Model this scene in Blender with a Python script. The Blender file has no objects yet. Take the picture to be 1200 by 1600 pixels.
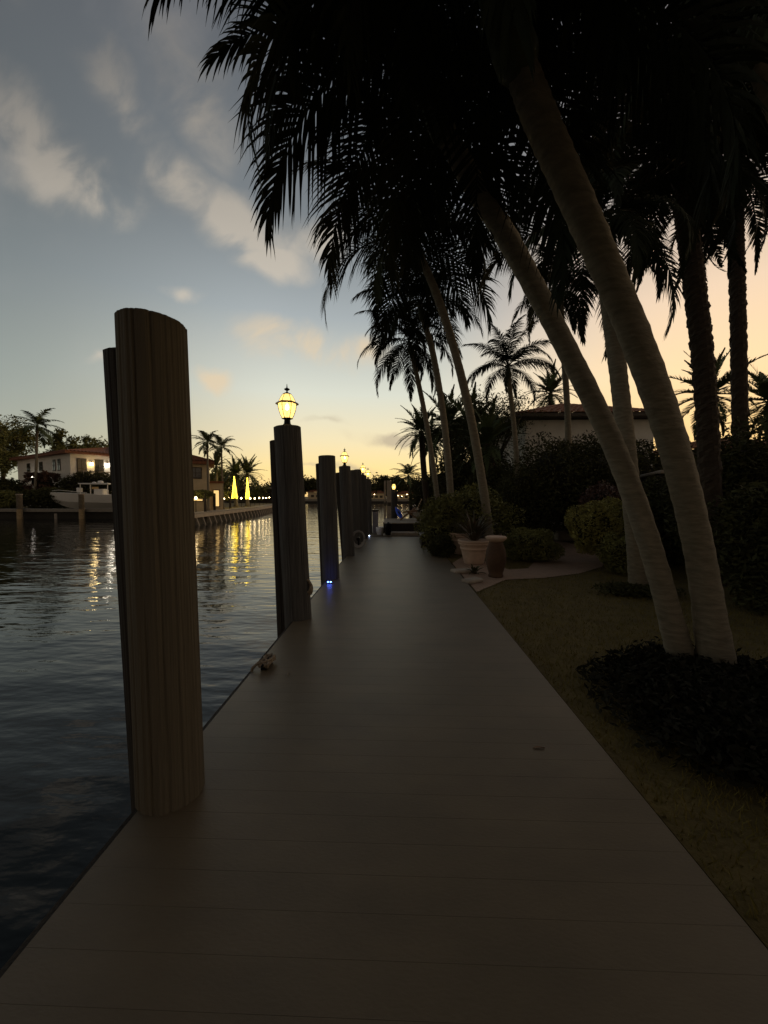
import bpy, math, random
import numpy as np
from mathutils import Vector, Matrix
R = math.radians
random.seed(7); rng = np.random.default_rng(11)
S = bpy.context.scene
COL = S.collection

# ------------------------------------------------------------------ camera
cam_d = bpy.data.cameras.new("camera"); cam = bpy.data.objects.new("camera", cam_d); COL.objects.link(cam)
PITCH, YAW, F, CH = 2.38, 1.81, 601.0, 1.5
cam.location = (0, 0, CH); cam.rotation_euler = (R(90-PITCH), 0, R(YAW))
cam_d.sensor_fit = 'HORIZONTAL'; cam_d.sensor_width = 36; cam_d.lens = 36*F/1200
cam_d.clip_start = .05; cam_d.clip_end = 9000
S.camera = cam
S.render.resolution_x, S.render.resolution_y = 768, 1024
S.view_settings.view_transform = 'Standard'; S.view_settings.look = 'None'
S.view_settings.exposure = 0.45; S.view_settings.gamma = 1
CM = cam.rotation_euler.to_matrix()
def ray(px, py): return CM @ Vector(((px-600)/F, -(py-800)/F, -1))
def at(px, py, Y):                       # point seen there at distance Y along the dock
    d = ray(px, py); return Vector((0, 0, CH)) + d*(Y/d.y)
def gnd(px, py, z=0):
    d = ray(px, py); return Vector((0, 0, CH)) + d*((z-CH)/d.z)

# ------------------------------------------------------------------ world: dusk sky
W = bpy.data.worlds.new("World"); S.world = W; W.use_nodes = True
nt = W.node_tree; nt.nodes.clear()
def N(t, **k):
    n = nt.nodes.new(t)
    for a, v in k.items(): setattr(n, a, v)
    return n
def L(a, b): nt.links.new(a, b)
def M2(op, a, b=None, c=None, clamp=False):
    n = N('ShaderNodeMath', operation=op, use_clamp=clamp)
    for i, v in enumerate((a, b, c)):
        if v is None: continue
        if isinstance(v, (int, float)): n.inputs[i].default_value = v
        else: L(v, n.inputs[i])
    return n.outputs[0]
def MR(v, a, b, smooth=True, lo=0., hi=1.):
    n = N('ShaderNodeMapRange'); n.interpolation_type = 'SMOOTHSTEP' if smooth else 'LINEAR'
    L(v, n.inputs[0]); n.inputs[1].default_value = a; n.inputs[2].default_value = b
    n.inputs[3].default_value = lo; n.inputs[4].default_value = hi
    return n.outputs[0]
def MIX(f, a, b):
    n = N('ShaderNodeMix', data_type='RGBA')
    if isinstance(f, float): n.inputs[0].default_value = f
    else: L(f, n.inputs[0])
    for s, v in ((6, a), (7, b)):
        if isinstance(v, tuple): n.inputs[s].default_value = (*v, 1)
        else: L(v, n.inputs[s])
    return n.outputs[2]
def RAMP(v, stops):
    n = N('ShaderNodeValToRGB'); L(v, n.inputs[0]); r = n.color_ramp; r.interpolation = 'EASE' if False else 'LINEAR'
    while len(r.elements) < len(stops): r.elements.new(.5)
    for e, (p, c) in zip(r.elements, stops): e.position = p; e.color = (*c, 1)
    return n.outputs[0]
tc = N('ShaderNodeTexCoord'); sep = N('ShaderNodeSeparateXYZ'); L(tc.outputs['Generated'], sep.inputs[0])
dx, dy, dz = sep.outputs
zc = M2('MAXIMUM', dz, 0.0)
mid = RAMP(zc, [(0, (.80, .52, .20)), (.06, (.78, .58, .24)), (.14, (.68, .58, .36)), (.25, (.53, .54, .46)), (.41, (.29, .32, .33)), (.55, (.155, .173, .185)), (.78, (.070, .076, .088)), (1, (.045, .05, .062))])
rgt = RAMP(zc, [(0, (.80, .43, .13)), (.12, (.82, .54, .22)), (.25, (.80, .57, .32)), (.38, (.68, .51, .36)), (.55, (.36, .31, .27)), (.78, (.10, .10, .12)), (1, (.045, .05, .062))])
lft = RAMP(zc, [(0, (.34, .33, .24)), (.08, (.30, .315, .25)), (.20, (.235, .262, .24)), (.36, (.150, .172, .176)), (.55, (.072, .082, .088)), (.78, (.040, .044, .050)), (1, (.034, .038, .048))])
bck = RAMP(zc, [(0, (.26, .19, .125)), (.3, (.12, .098, .078)), (1, (.045, .048, .055))])
col = MIX(MR(dx, -.25, -.78), mid, lft)
col = MIX(MR(dx, .02, .60), col, rgt)
nis = N('ShaderNodeTexSky'); nis.sky_type = 'NISHITA'; nis.sun_disc = False
nis.sun_elevation = R(1.5); nis.sun_rotation = R(25)
nb = N('ShaderNodeVectorMath', operation='SCALE'); L(nis.outputs[0], nb.inputs[0]); nb.inputs['Scale'].default_value = .05
# clouds, laid out on the sky by direction (dx/dy, dz/dy)
ydiv = M2('MAXIMUM', dy, .02)
u = M2('DIVIDE', dx, ydiv); v = M2('DIVIDE', dz, ydiv)
cv = N('ShaderNodeCombineXYZ'); L(u, cv.inputs[0]); L(v, cv.inputs[1])
wn = N('ShaderNodeTexNoise'); wn.inputs['Scale'].default_value = 3.2; wn.inputs['Detail'].default_value = 7; wn.inputs['Roughness'].default_value = .5
L(cv.outputs[0], wn.inputs['Vector'])
ws = N('ShaderNodeVectorMath', operation='MULTIPLY_ADD'); L(wn.outputs['Color'], ws.inputs[0]); ws.inputs[1].default_value = (.26, .20, 0); ws.inputs[2].default_value = (-.13, -.10, 0)
wv = N('ShaderNodeVectorMath', operation='ADD'); L(cv.outputs[0], wv.inputs[0]); L(ws.outputs[0], wv.inputs[1])
def blob(px, py, rx, ry, rot, k, src=None):
    m = N('ShaderNodeMapping'); m.vector_type = 'TEXTURE'; L((src or wv).outputs[0], m.inputs[0])
    m.inputs['Location'].default_value = ((px-619)/F, -(py-775)/F, 0); m.inputs['Rotation'].default_value = (0, 0, R(rot))
    m.inputs['Scale'].default_value = (rx/F, ry/F, 1)
    g = N('ShaderNodeTexGradient'); g.gradient_type = 'SPHERICAL'; L(m.outputs[0], g.inputs[0])
    return M2('MULTIPLY', g.outputs['Fac'], k)
def blobs(lst):
    s = None
    for b in lst:
        o = blob(*b); s = o if s is None else M2('MAXIMUM', s, o)
    return s
front = MR(dy, .03, .2)
bn = N('ShaderNodeTexNoise'); bn.inputs['Scale'].default_value = 4.4; bn.inputs['Detail'].default_value = 7; bn.inputs['Roughness'].default_value = .52; bn.inputs['Distortion'].default_value = .5
L(cv.outputs[0], bn.inputs['Vector'])
nmod = MR(bn.outputs['Fac'], .32, .68, True, .1, 1.45)
hi = blobs([(-80, 110, 220, 90, -38, 1.3), (50, 225, 210, 80, -35, 1.4), (160, 300, 105, 42, -28, 1.3), (190, 140, 130, 55, -50, 1.0), (300, 90, 160, 95, -62, .9), (60, -20, 160, 80, 0, .8),
            (330, 190, 140, 65, -65, 1.0), (290, 295, 130, 70, -35, 1.6), (370, 345, 160, 62, -28, 1.4), (425, 408, 85, 45, -20, 1.5), (495, 395, 90, 40, 0, 1.1), (296, 466, 34, 20, 0, .9), (135, 565, 34, 16, 0, .8)])
lo = blobs([(450, 545, 130, 50, -10, 1.8), (520, 562, 130, 44, 0, 1.4), (335, 592, 46, 24, -15, 1.3), (900, 380, 150, 40, 20, .8)])
gr = blobs([(600, 684, 80, 16, -5, 1.9), (700, 692, 60, 14, 0, 1.2), (520, 661, 40, 8, 0, .8), (560, 728, 60, 7, -3, .8), (600, 745, 60, 6, 0, .6), (480, 720, 50, 6, 0, .7), (300, 680, 80, 8, 0, .4), (960, 660, 200, 14, 0, .5)])
def cmask(m, top): return M2('MULTIPLY', M2('MULTIPLY', MR(M2('MULTIPLY', m, nmod), .0, 1.15), front), top)
cc_hi = MIX(MR(v, .45, 1.25), (.48, .42, .34), (.15, .142, .132))
col = MIX(cmask(hi, .74), col, cc_hi)
col = MIX(cmask(lo, .72), col, (.60, .46, .29))
col = MIX(cmask(gr, .75), col, (.36, .30, .22))
vn = N('ShaderNodeTexNoise'); vn.inputs['Scale'].default_value = 2.0; vn.inputs['Detail'].default_value = 5
L(cv.outputs[0], vn.inputs['Vector'])
col = MIX(M2('MULTIPLY', MR(vn.outputs['Fac'], .5, .75), M2('MULTIPLY', front, .12)), col, (.42, .38, .36))
col = MIX(MR(dy, .12, -.45), col, bck)
fin = N('ShaderNodeMix', data_type='RGBA'); fin.blend_type = 'ADD'; fin.inputs[0].default_value = .08
L(col, fin.inputs[6]); L(nb.outputs[0], fin.inputs[7])
bg = N('ShaderNodeBackground'); L(fin.outputs[2], bg.inputs[0]); bg.inputs[1].default_value = 1.0
wo = N('ShaderNodeOutputWorld'); L(bg.outputs[0], wo.inputs[0])
# the last warm light from just above the horizon, ahead and to the right
sd = bpy.data.lights.new("sun", 'SUN'); sd.energy = .12; sd.angle = R(12); sd.color = (1, .72, .42)
sun = bpy.data.objects.new("sun", sd); COL.objects.link(sun)
sun.rotation_euler = Vector((math.sin(R(25))*math.cos(R(3)), math.cos(R(25))*math.cos(R(3)), math.sin(R(3)))).to_track_quat('Z', 'Y').to_euler()

# ------------------------------------------------------------------ materials
MATS = {}
def mat(name, color=(.2,.2,.2), rough=.7, var=.25, vscale=6., stretch=(1,1,1), bump=.3, bscale=None, color2=None, metal=0., spec=.4, emit=None, es=0., bdist=.01):
    if name in MATS: return MATS[name]
    m = bpy.data.materials.new(name); m.use_nodes = True; t = m.node_tree; b = t.nodes['Principled BSDF']
    b.inputs['Roughness'].default_value = rough; b.inputs['Metallic'].default_value = metal; b.inputs['Specular IOR Level'].default_value = spec
    c = t.nodes.new('ShaderNodeTexCoord'); mp = t.nodes.new('ShaderNodeMapping'); mp.inputs['Scale'].default_value = stretch
    t.links.new(c.outputs['Object'], mp.inputs[0])
    n = t.nodes.new('ShaderNodeTexNoise'); n.inputs['Scale'].default_value = vscale; n.inputs['Detail'].default_value = 6; n.inputs['Roughness'].default_value = .6
    t.links.new(mp.outputs[0], n.inputs['Vector'])
    r = t.nodes.new('ShaderNodeValToRGB'); t.links.new(n.outputs['Fac'], r.inputs[0])
    c2 = color2 or tuple(x*(1-var) for x in color); c1 = tuple(min(1, x*(1+var)) for x in color) if color2 is None else color
    r.color_ramp.elements[0].position = .3; r.color_ramp.elements[0].color = (*c2, 1)
    r.color_ramp.elements[1].position = .7; r.color_ramp.elements[1].color = (*c1, 1)
    t.links.new(r.outputs[0], b.inputs['Base Color'])
    if bump:
        n2 = t.nodes.new('ShaderNodeTexNoise'); n2.inputs['Scale'].default_value = bscale or vscale*4; n2.inputs['Detail'].default_value = 8
        t.links.new(mp.outputs[0], n2.inputs['Vector'])
        bp = t.nodes.new('ShaderNodeBump'); bp.inputs['Strength'].default_value = bump; bp.inputs['Distance'].default_value = bdist
        t.links.new(n2.outputs['Fac'], bp.inputs['Height']); t.links.new(bp.outputs[0], b.inputs['Normal'])
    if emit:
        b.inputs['Emission Color'].default_value = (*emit, 1); b.inputs['Emission Strength'].default_value = es
    MATS[name] = m; return m
wood_pile = mat('weathered_pile_wood', (.145, .122, .085), .85, color2=(.105, .088, .062), vscale=4, stretch=(12, 12, .25), bump=.8, bscale=8, bdist=.012)
wood_pile2 = mat('grey_pile_wood', (.125, .12, .115), .85, color2=(.06, .058, .056), vscale=5, stretch=(9, 9, .35), bump=.8, bscale=8, bdist=.012)
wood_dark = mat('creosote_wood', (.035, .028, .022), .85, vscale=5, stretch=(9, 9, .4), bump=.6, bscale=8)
deckm = mat('deck_board', (.160, .126, .080), .45, color2=(.118, .094, .062), vscale=2.0, stretch=(.8, 1.6, 1), bump=.35, bscale=60, bdist=.003)
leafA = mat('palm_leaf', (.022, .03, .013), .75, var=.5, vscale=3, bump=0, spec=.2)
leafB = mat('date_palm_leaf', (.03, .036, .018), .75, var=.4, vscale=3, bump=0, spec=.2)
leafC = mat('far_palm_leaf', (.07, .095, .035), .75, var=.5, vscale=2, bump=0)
leafD = mat('hedge_leaf', (.15, .15, .042), .8, var=.55, vscale=5, bump=0)
leafE = mat('dark_shrub_leaf', (.055, .056, .02), .85, var=.5, vscale=4, bump=0, spec=.2)
leafF = mat('clipped_hedge_leaf', (.27, .25, .07), .8, var=.45, vscale=6, bump=0)
leafG = mat('reddish_shrub_leaf', (.09, .045, .03), .6, var=.45, vscale=6, bump=0)
leafH = mat('strap_leaf', (.12, .075, .045), .5, color2=(.05, .06, .025), vscale=9, bump=0)
leafK = mat('near_black_leaf', (.016, .015, .008), .85, var=.4, vscale=4, bump=0, spec=.15)  # much darker version of the shrub leaf, for ground planting and shrub cores
twig = mat('twig_bark', (.06, .045, .03), .9)
bark = mat('palm_bark', (.28, .245, .18), .85, color2=(.155, .135, .098), vscale=7, stretch=(1.2, 1.2, 5), bump=.6, bscale=16, bdist=.012)
barkd = mat('dark_palm_bark', (.05, .036, .024), .9, vscale=9, bump=.6)
shaft = mat('palm_crownshaft', (.07, .085, .04), .5, vscale=4, stretch=(4, 4, .5), bump=.1)
grassm = mat('grass_blade', (.21, .16, .03), .8, color2=(.115, .095, .02), vscale=3, bump=0)
soil = mat('lawn_soil', (.12, .09, .028), .95, vscale=5, bump=.6, bscale=40, bdist=.02)
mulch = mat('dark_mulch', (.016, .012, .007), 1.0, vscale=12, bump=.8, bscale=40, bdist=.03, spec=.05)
terra = mat('terracotta', (.66, .48, .36), .8, color2=(.48, .35, .26), vscale=5, bump=.25)
terrad = mat('dark_glazed_clay', (.10, .058, .034), .8, vscale=5, bump=.2)
stone = mat('pale_stone', (.40, .34, .27), .85, vscale=6, bump=.4)
conc = mat('seawall_concrete', (.33, .30, .25), .85, vscale=3, bump=.4, color2=(.22, .20, .165))
dconc = mat('dark_seawall_face', (.03, .026, .02), .7, vscale=3, bump=.4)  # one very dark tone for the seawall faces
stucco = mat('white_stucco', (.80, .77, .70), .9, var=.08, vscale=2, bump=.2)
stuccoy = mat('cream_stucco', (.62, .50, .32), .9, var=.08, vscale=2, bump=.2)
white = mat('white_gelcoat', (.85, .83, .78), .3, var=.04, bump=0)
glassd = mat('dark_window_glass', (.02, .022, .025), .08, var=.1, bump=0, spec=.8)
framem = mat('dark_window_frame', (.07, .055, .04), .6, bump=0)
black = mat('black_metal', (.012, .011, .010), .4, var=.2, bump=.05, metal=.6)
brass = mat('aged_brass', (.22, .14, .05), .35, metal=.8, bump=.1)
bulbm = mat('lit_bulb', (1, .8, .5), emit=(1, .66, .22), es=26, bump=0)
strm = mat('lit_string_bulbs', (1, .8, .3), emit=(1, .66, .05), es=6, bump=0)
pathm = mat('lit_path_globe', (1, .85, .6), emit=(1, .72, .34), es=14, bump=0)
wlm = mat('lit_wall_lantern_warm', (1, .8, .5), emit=(1, .70, .28), es=9, bump=0)
wlm2 = mat('lit_wall_lantern_white', (1, .95, .9), emit=(1, .90, .72), es=9, bump=0)
blued = mat('lit_blue_diode', (.1, .2, 1), emit=(.06, .14, 1), es=22, bump=0)
bluec = mat('lit_white_blue_diode', (.6, .7, 1), emit=(.55, .7, 1), es=24, bump=0)
bluep = mat('blue_light_color', (.02, .09, .75), .35, var=.1, bump=0)  # blue light put into the base color of the leaning shape
greyp = mat('lavender_grey_paint', (.30, .29, .33), .6, var=.08, bump=.1)
rope = mat('tan_rope', (.30, .24, .17), .95, vscale=60, bump=.6)
hose = mat('pale_hose', (.42, .40, .38), .5, bump=0)
redbrown = mat('varnished_wood', (.22, .12, .06), .5, vscale=5, stretch=(6, 1, 1), bump=.2)
canvas = mat('pale_canvas', (.40, .35, .29), .9, bump=.3)
# lantern glass: pale amber panes one sees the bulb through
lg = bpy.data.materials.new('amber_lantern_glass'); lg.use_nodes = True; t_ = lg.node_tree; t_.nodes.clear()
o_ = t_.nodes.new('ShaderNodeOutputMaterial'); tr_ = t_.nodes.new('ShaderNodeBsdfTransparent'); tr_.inputs[0].default_value = (.95, .85, .6, 1)
tl_ = t_.nodes.new('ShaderNodeBsdfTranslucent'); tl_.inputs[0].default_value = (.95, .75, .35, 1)
em_ = t_.nodes.new('ShaderNodeEmission'); em_.inputs[0].default_value = (1, .68, .20, 1)
ns_ = t_.nodes.new('ShaderNodeTexNoise'); ns_.inputs['Scale'].default_value = 14
mr_ = t_.nodes.new('ShaderNodeMapRange'); mr_.inputs[3].default_value = .9; mr_.inputs[4].default_value = 3.0; t_.links.new(ns_.outputs['Fac'], mr_.inputs[0]); t_.links.new(mr_.outputs[0], em_.inputs[1])
a_ = t_.nodes.new('ShaderNodeMixShader'); a_.inputs[0].default_value = .35; b_ = t_.nodes.new('ShaderNodeMixShader'); b_.inputs[0].default_value = .55
t_.links.new(tr_.outputs[0], a_.inputs[1]); t_.links.new(tl_.outputs[0], a_.inputs[2]); t_.links.new(a_.outputs[0], b_.inputs[1]); t_.links.new(em_.outputs[0], b_.inputs[2]); t_.links.new(b_.outputs[0], o_.inputs[0])
# roof tiles
def tile_mat(name, c1, c2):
    m = mat(name, c1, .85, color2=c2, vscale=4, bump=.4); return m
tilem = tile_mat('clay_roof_tile', (.36, .17, .09), (.20, .09, .05))
tilef = tile_mat('clay_roof_tile_far', (.30, .12, .06), (.17, .07, .04))
# brick paving
bm_ = bpy.data.materials.new('brick_paving'); bm_.use_nodes = True; t_ = bm_.node_tree; b_ = t_.nodes['Principled BSDF']
tcx = t_.nodes.new('ShaderNodeTexCoord'); br = t_.nodes.new('ShaderNodeTexBrick'); br.inputs['Scale'].default_value = 5
br.inputs['Color1'].default_value = (.42, .28, .19, 1); br.inputs['Color2'].default_value = (.33, .22, .15, 1); br.inputs['Mortar'].default_value = (.2, .16, .12, 1)
t_.links.new(tcx.outputs['Object'], br.inputs[0]); t_.links.new(br.outputs[0], b_.inputs['Base Color']); b_.inputs['Roughness'].default_value = .9
bu = t_.nodes.new('ShaderNodeBump'); bu.inputs['Strength'].default_value = .5; bu.inputs['Distance'].default_value = .01; bu.invert = True
t_.links.new(br.outputs['Fac'], bu.inputs['Height']); t_.links.new(bu.outputs[0], b_.inputs['Normal']); brick = bm_
# canal water
wm = bpy.data.materials.new('canal_water'); wm.use_nodes = True; t_ = wm.node_tree; b_ = t_.nodes['Principled BSDF']
b_.inputs['Base Color'].default_value = (.004, .008, .008, 1); b_.inputs['Roughness'].default_value = .035; b_.inputs['IOR'].default_value = 1.333
tcx = t_.nodes.new('ShaderNodeTexCoord'); prev = None
for sc, st, dist, rot in ((.45, (1, 2.4, 1), .062, 8), (1.5, (1, 2.6, 1), .012, -10), (5.0, (1, 2.0, 1), .0022, 14)):
    mp = t_.nodes.new('ShaderNodeMapping'); mp.inputs['Scale'].default_value = st; mp.inputs['Rotation'].default_value = (0, 0, R(rot)); t_.links.new(tcx.outputs['Object'], mp.inputs[0])
    n = t_.nodes.new('ShaderNodeTexNoise'); n.inputs['Scale'].default_value = sc; n.inputs['Detail'].default_value = 3; n.inputs['Roughness'].default_value = .5; t_.links.new(mp.outputs[0], n.inputs['Vector'])
    bp = t_.nodes.new('ShaderNodeBump'); bp.inputs['Strength'].default_value = 1; bp.inputs['Distance'].default_value = dist; t_.links.new(n.outputs['Fac'], bp.inputs['Height'])
    if prev: t_.links.new(prev.outputs[0], bp.inputs['Normal'])
    prev = bp
t_.links.new(prev.outputs[0], b_.inputs['Normal']); waterm = wm

# ------------------------------------------------------------------ helpers
OFF = {}
def thing(name, label, cat, loc=(0,0,0), group=None, kind=None):
    o = bpy.data.objects.new(name, None); COL.objects.link(o); o.location = loc; o.empty_display_size = .2
    o['label'] = label
    if cat: o['category'] = cat
    if group: o['group'] = group
    if kind: o['kind'] = kind
    OFF[o.name] = Vector(loc); return o
def tag(o, label, cat, group=None, kind=None):
    o['label'] = label; o['category'] = cat
    if group: o['group'] = group
    if kind: o['kind'] = kind
    return o
class MB:
    def __init__(s): s.v = []; s.f = []
    def add(s, vs, fs):
        o = len(s.v); s.v += [tuple(x) for x in vs]; s.f += [tuple(i+o for i in f) for f in fs]; return s
    def box(s, c, d, rz=0, M=None, bev=0):
        hx, hy, hz = d[0]/2, d[1]/2, d[2]/2
        m = M or Matrix.Rotation(rz, 3, 'Z')
        if bev:
            b = min(bev, hx*.9, hy*.9, hz*.9); vs = []
            for sx in (-1, 1):
                for sy in (-1, 1):
                    for sz in (-1, 1):
                        vs += [(sx*hx, sy*(hy-b), sz*(hz-b)), (sx*(hx-b), sy*hy, sz*(hz-b)), (sx*(hx-b), sy*(hy-b), sz*hz)]
            import bmesh
            q = bmesh.new(); [q.verts.new(x) for x in vs]; bmesh.ops.convex_hull(q, input=q.verts[:]); bmesh.ops.dissolve_limit(q, angle_limit=.02, verts=q.verts[:], edges=q.edges[:])
            q.verts.index_update()
            s.add([m @ x.co + Vector(c) for x in q.verts], [[w.index for w in f.verts] for f in q.faces]); q.free(); return s
        vs = [m @ Vector((x*hx, y*hy, z*hz)) + Vector(c) for x in (-1,1) for y in (-1,1) for z in (-1,1)]
        return s.add(vs, [(0,1,3,2),(4,6,7,5),(0,4,5,1),(2,3,7,6),(0,2,6,4),(1,5,7,3)])
    def tube(s, pts, rads, n=10, cap=True, rfun=None):
        pts = [Vector(p) for p in pts]
        if isinstance(rads, (int, float)): rads = [rads]*len(pts)
        vs = []; up = None
        for i, p in enumerate(pts):
            t = (pts[min(i+1, len(pts)-1)] - pts[max(i-1, 0)]).normalized()
            if up is None: up = Vector((1, 0, 0)) if abs(t.x) < .8 else Vector((0, 1, 0))
            a = (up - t*up.dot(t)).normalized(); b = t.cross(a); up = a
            for k in range(n):
                an = 2*math.pi*k/n; r = rads[i]*(rfun(i, k, an) if rfun else 1)
                vs.append(p + a*math.cos(an)*r + b*math.sin(an)*r)
        fs = [(i*n+k, i*n+(k+1)%n, (i+1)*n+(k+1)%n, (i+1)*n+k) for i in range(len(pts)-1) for k in range(n)]
        if cap: fs += [tuple(range(n-1, -1, -1)), tuple((len(pts)-1)*n+k for k in range(n))]
        return s.add(vs, fs)
    def lathe(s, c, prof, n=20, a0=0):
        c = Vector(c); vs = [c + Vector((r*math.cos(a0+2*math.pi*k/n), r*math.sin(a0+2*math.pi*k/n), z)) for r, z in prof for k in range(n)]
        fs = [(i*n+k, i*n+(k+1)%n, (i+1)*n+(k+1)%n, (i+1)*n+k) for i in range(len(prof)-1) for k in range(n)]
        fs += [tuple(range(n-1, -1, -1)), tuple((len(prof)-1)*n+k for k in range(n))]
        return s.add(vs, fs)
    def prism(s, poly, z0, z1):
        n = len(poly); vs = [(x, y, z0) for x, y in poly] + [(x, y, z1) for x, y in poly]
        fs = [tuple(range(n-1, -1, -1)), tuple(range(n, 2*n))] + [(i, (i+1) % n, n+(i+1) % n, n+i) for i in range(n)]
        return s.add(vs, fs)
    def build(s, name, m, parent=None, smooth=False, origin=None):
        off = OFF.get(parent.name, Vector()) if parent else Vector(origin or (0,0,0))
        me = bpy.data.meshes.new(name); me.from_pydata([tuple(Vector(v)-off) for v in s.v], [], s.f)
        me.materials.append(m)
        if smooth: me.polygons.foreach_set('use_smooth', [True]*len(me.polygons))
        me.update(); o = bpy.data.objects.new(name, me); COL.objects.link(o)
        if parent: o.parent = parent
        else: o.location = off
        OFF[o.name] = off; return o
def npmesh(name, V, Fq, m, parent=None, origin=None):
    off = np.array(OFF.get(parent.name, Vector()) if parent else (origin or (0,0,0)))
    me = bpy.data.meshes.new(name); k = Fq.shape[1]
    me.vertices.add(len(V)); me.vertices.foreach_set('co', (V-off).astype(np.float32).ravel())
    me.loops.add(Fq.size); me.loops.foreach_set('vertex_index', Fq.astype(np.int32).ravel())
    me.polygons.add(len(Fq)); me.polygons.foreach_set('loop_start', np.arange(len(Fq), dtype=np.int32)*k)
    me.materials.append(m); me.update(calc_edges=True); me.validate()
    o = bpy.data.objects.new(name, me); COL.objects.link(o)
    if parent: o.parent = parent
    else: o.location = Vector(off)
    OFF[o.name] = Vector(off); return o
def leaves(name, C, size, m, parent=None, origin=None, aspect=.45):
    n = len(C); d = rng.normal(size=(n, 3)); d[:, 2] = d[:, 2]*.7; d /= np.linalg.norm(d, axis=1)[:, None]
    e = np.cross(d, rng.normal(size=(n, 3))); e /= np.linalg.norm(e, axis=1)[:, None]
    s = size*rng.uniform(.6, 1.4, (n, 1)); a = d*s; b = e*s*aspect
    V = np.stack([C-a, C+b*.9-a*.1, C+a, C-b*.9-a*.1], 1).reshape(-1, 3)
    return npmesh(name, V, np.arange(4*n).reshape(n, 4), m, parent, origin)
def clumpy(c, r, n, k, cr, hollow=.55, flat=None):
    """points of a crown: k clumps spread through an ellipsoid"""
    c = np.array(c); r = np.array(r)
    d = rng.normal(size=(k, 3)); d /= np.linalg.norm(d, axis=1)[:, None]
    K = c + d*r*rng.uniform(hollow, 1.0, (k, 1))
    i = rng.integers(0, k, n); P = K[i] + rng.normal(size=(n, 3))*cr*rng.uniform(.5, 1.3, (k, 1))[i]
    if flat is not None: P[:, 2] = np.maximum(P[:, 2], flat + rng.uniform(0, .06, n))
    return P
def copy_tree(o, parent=None):
    c = o.copy(); COL.objects.link(c); OFF[c.name] = OFF.get(o.name, Vector())
    if parent: c.parent = parent
    for ch in [x for x in bpy.data.objects if x.parent == o]: copy_tree(ch, c)
    return c

# ------------------------------------------------------------------ setting
WZ = -1.1
o = MB().add([(-3000,-1500,WZ),(3000,-1500,WZ),(3000,4000,WZ),(-3000,4000,WZ)], [(0,1,2,3)]).build('water', waterm); o['kind'] = 'structure'; o['label'] = 'dark rippled canal water reflecting the dusk sky'
def land(name, poly, z, m, wall=None, label=''):
    g = MB().prism(poly, -3, z).build(name, m); g['kind'] = 'structure'; g['label'] = label; return g
own = [(1.26,-40),(1.26,17.0),(1.9,19.5),(3.0,23),(3.4,29),(2.6,35),(1.9,39),(2.0,46),(3.2,60),(6,85),(10,120),(10,139),(900,139),(900,-40)]
land('lawn_ground', own, -.03, soil, label='dark lawn beside the dock')
leftland = [(-120,49),(-34,49),(-23,44),(-20.5,34),(-18.2,33),(-19.6,52),(-22,68),(-26,84),(-60,95),(-200,110),(-200,49)]
land('far_bank_ground', leftland, -.10, soil, label='bank across the canal')
land('distant_bank_ground', [(-900,142),(900,142),(900,900),(-900,900)], -.1, soil, label='distant bank closing the canal')

# ------------------------------------------------------------------ the dock
dk = thing('dock', 'long grey boarded dock walkway running straight ahead beside the lawn', None, (0,0,0), kind='structure')
pl = MB(); y = -4.0; i = 0
while y < 14.2:
    pl.box((0, y+.07, -.019), (2.46, .1392, .038)); y += .14; i += 1
o = pl.build('deck_boards', deckm, dk)
MB().box((-1.245, 5.1, -.13), (.03, 18.3, .24)).box((1.245, 5.1, -.13), (.03, 18.3, .19)).box((0, 14.27, -.13), (2.46, .03, .2)).build('fascia', wood_dark, dk)
MB().box((-.9, 5, -.17), (.08, 18, .25)).box((0, 5, -.17), (.08, 18, .25)).box((.9, 5, -.17), (.08, 18, .25)).build('stringers', wood_dark, dk)
# ------------------------------------------------------------------ pilings
def piling(base, top, r, m, label, seed, tilt=(0,0), grp='wooden pilings along the dock edge'):
    rs = np.random.default_rng(seed); n = 110
    ph = rs.uniform(0, 6.28, 6); fr = [11, 19, 31, 37, 43, 5]
    am = [.008, .008, .009, .007, .006, .010]
    cracks = [(rs.uniform(0, 6.28), rs.uniform(.015, .045)) for _ in range(9)]
    def rf(i, k, an):
        q = 1 + sum(a*math.sin(f*an+p+.15*math.sin(i*.7+p)) for a, f, p in zip(am, fr, ph))
        for ca, cd in cracks:
            dd = abs((an+.03*math.sin(i*.9+ca)-ca+math.pi) % (2*math.pi)-math.pi)
            if dd < .055: q -= cd*(1-dd/.055)
        return q
    base = Vector(base); top = Vector(top); K = 22
    pts = [base.lerp(top, i/K) for i in range(K+1)]
    ax = (top-base).normalized()
    rads = [r*(1.04-.05*i/K) for i in range(K+1)]
    pts += [top+ax*.008, top+ax*.010]; rads += [rads[-1]-.012, rads[-1]-.03]
    g = MB().tube(pts, rads, n, True, rf).build('piling', m, None, False, origin=(base.x, base.y, base.z))
    # shear the sawn top
    for v in g.data.vertices:
        if v.co.z > (top.z-base.z)-.2: v.co.z += (v.co.x-(top.x-base.x))*tilt[0] + (v.co.y-(top.y-base.y))*tilt[1]
    tag(g, label, 'piling', grp); return g
P1 = gnd(266, 1232); 
def pile_px(pt, pb, Y, r, *a, zb=-3, **k):
    t = at(*pt, Y); b = at(*pb, Y); d = (t-b)/(t.z-b.z); base = b + d*(zb-b.z)
    return piling(base, t, r, *a, **k), t
_, T1 = pile_px((238, 505), (268, 1240), 1.86, .150, wood_pile, 'tall brown weathered piling nearest the camera, flat topped without a lamp', 1, tilt=(-.07, .0))
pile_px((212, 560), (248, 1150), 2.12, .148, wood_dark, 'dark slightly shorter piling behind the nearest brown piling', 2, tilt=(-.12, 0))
_, T2 = pile_px((449, 668), (466, 965), 4.67, .160, wood_pile2, 'grooved dark piling carrying the nearest and largest lit lantern', 3)
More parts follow.
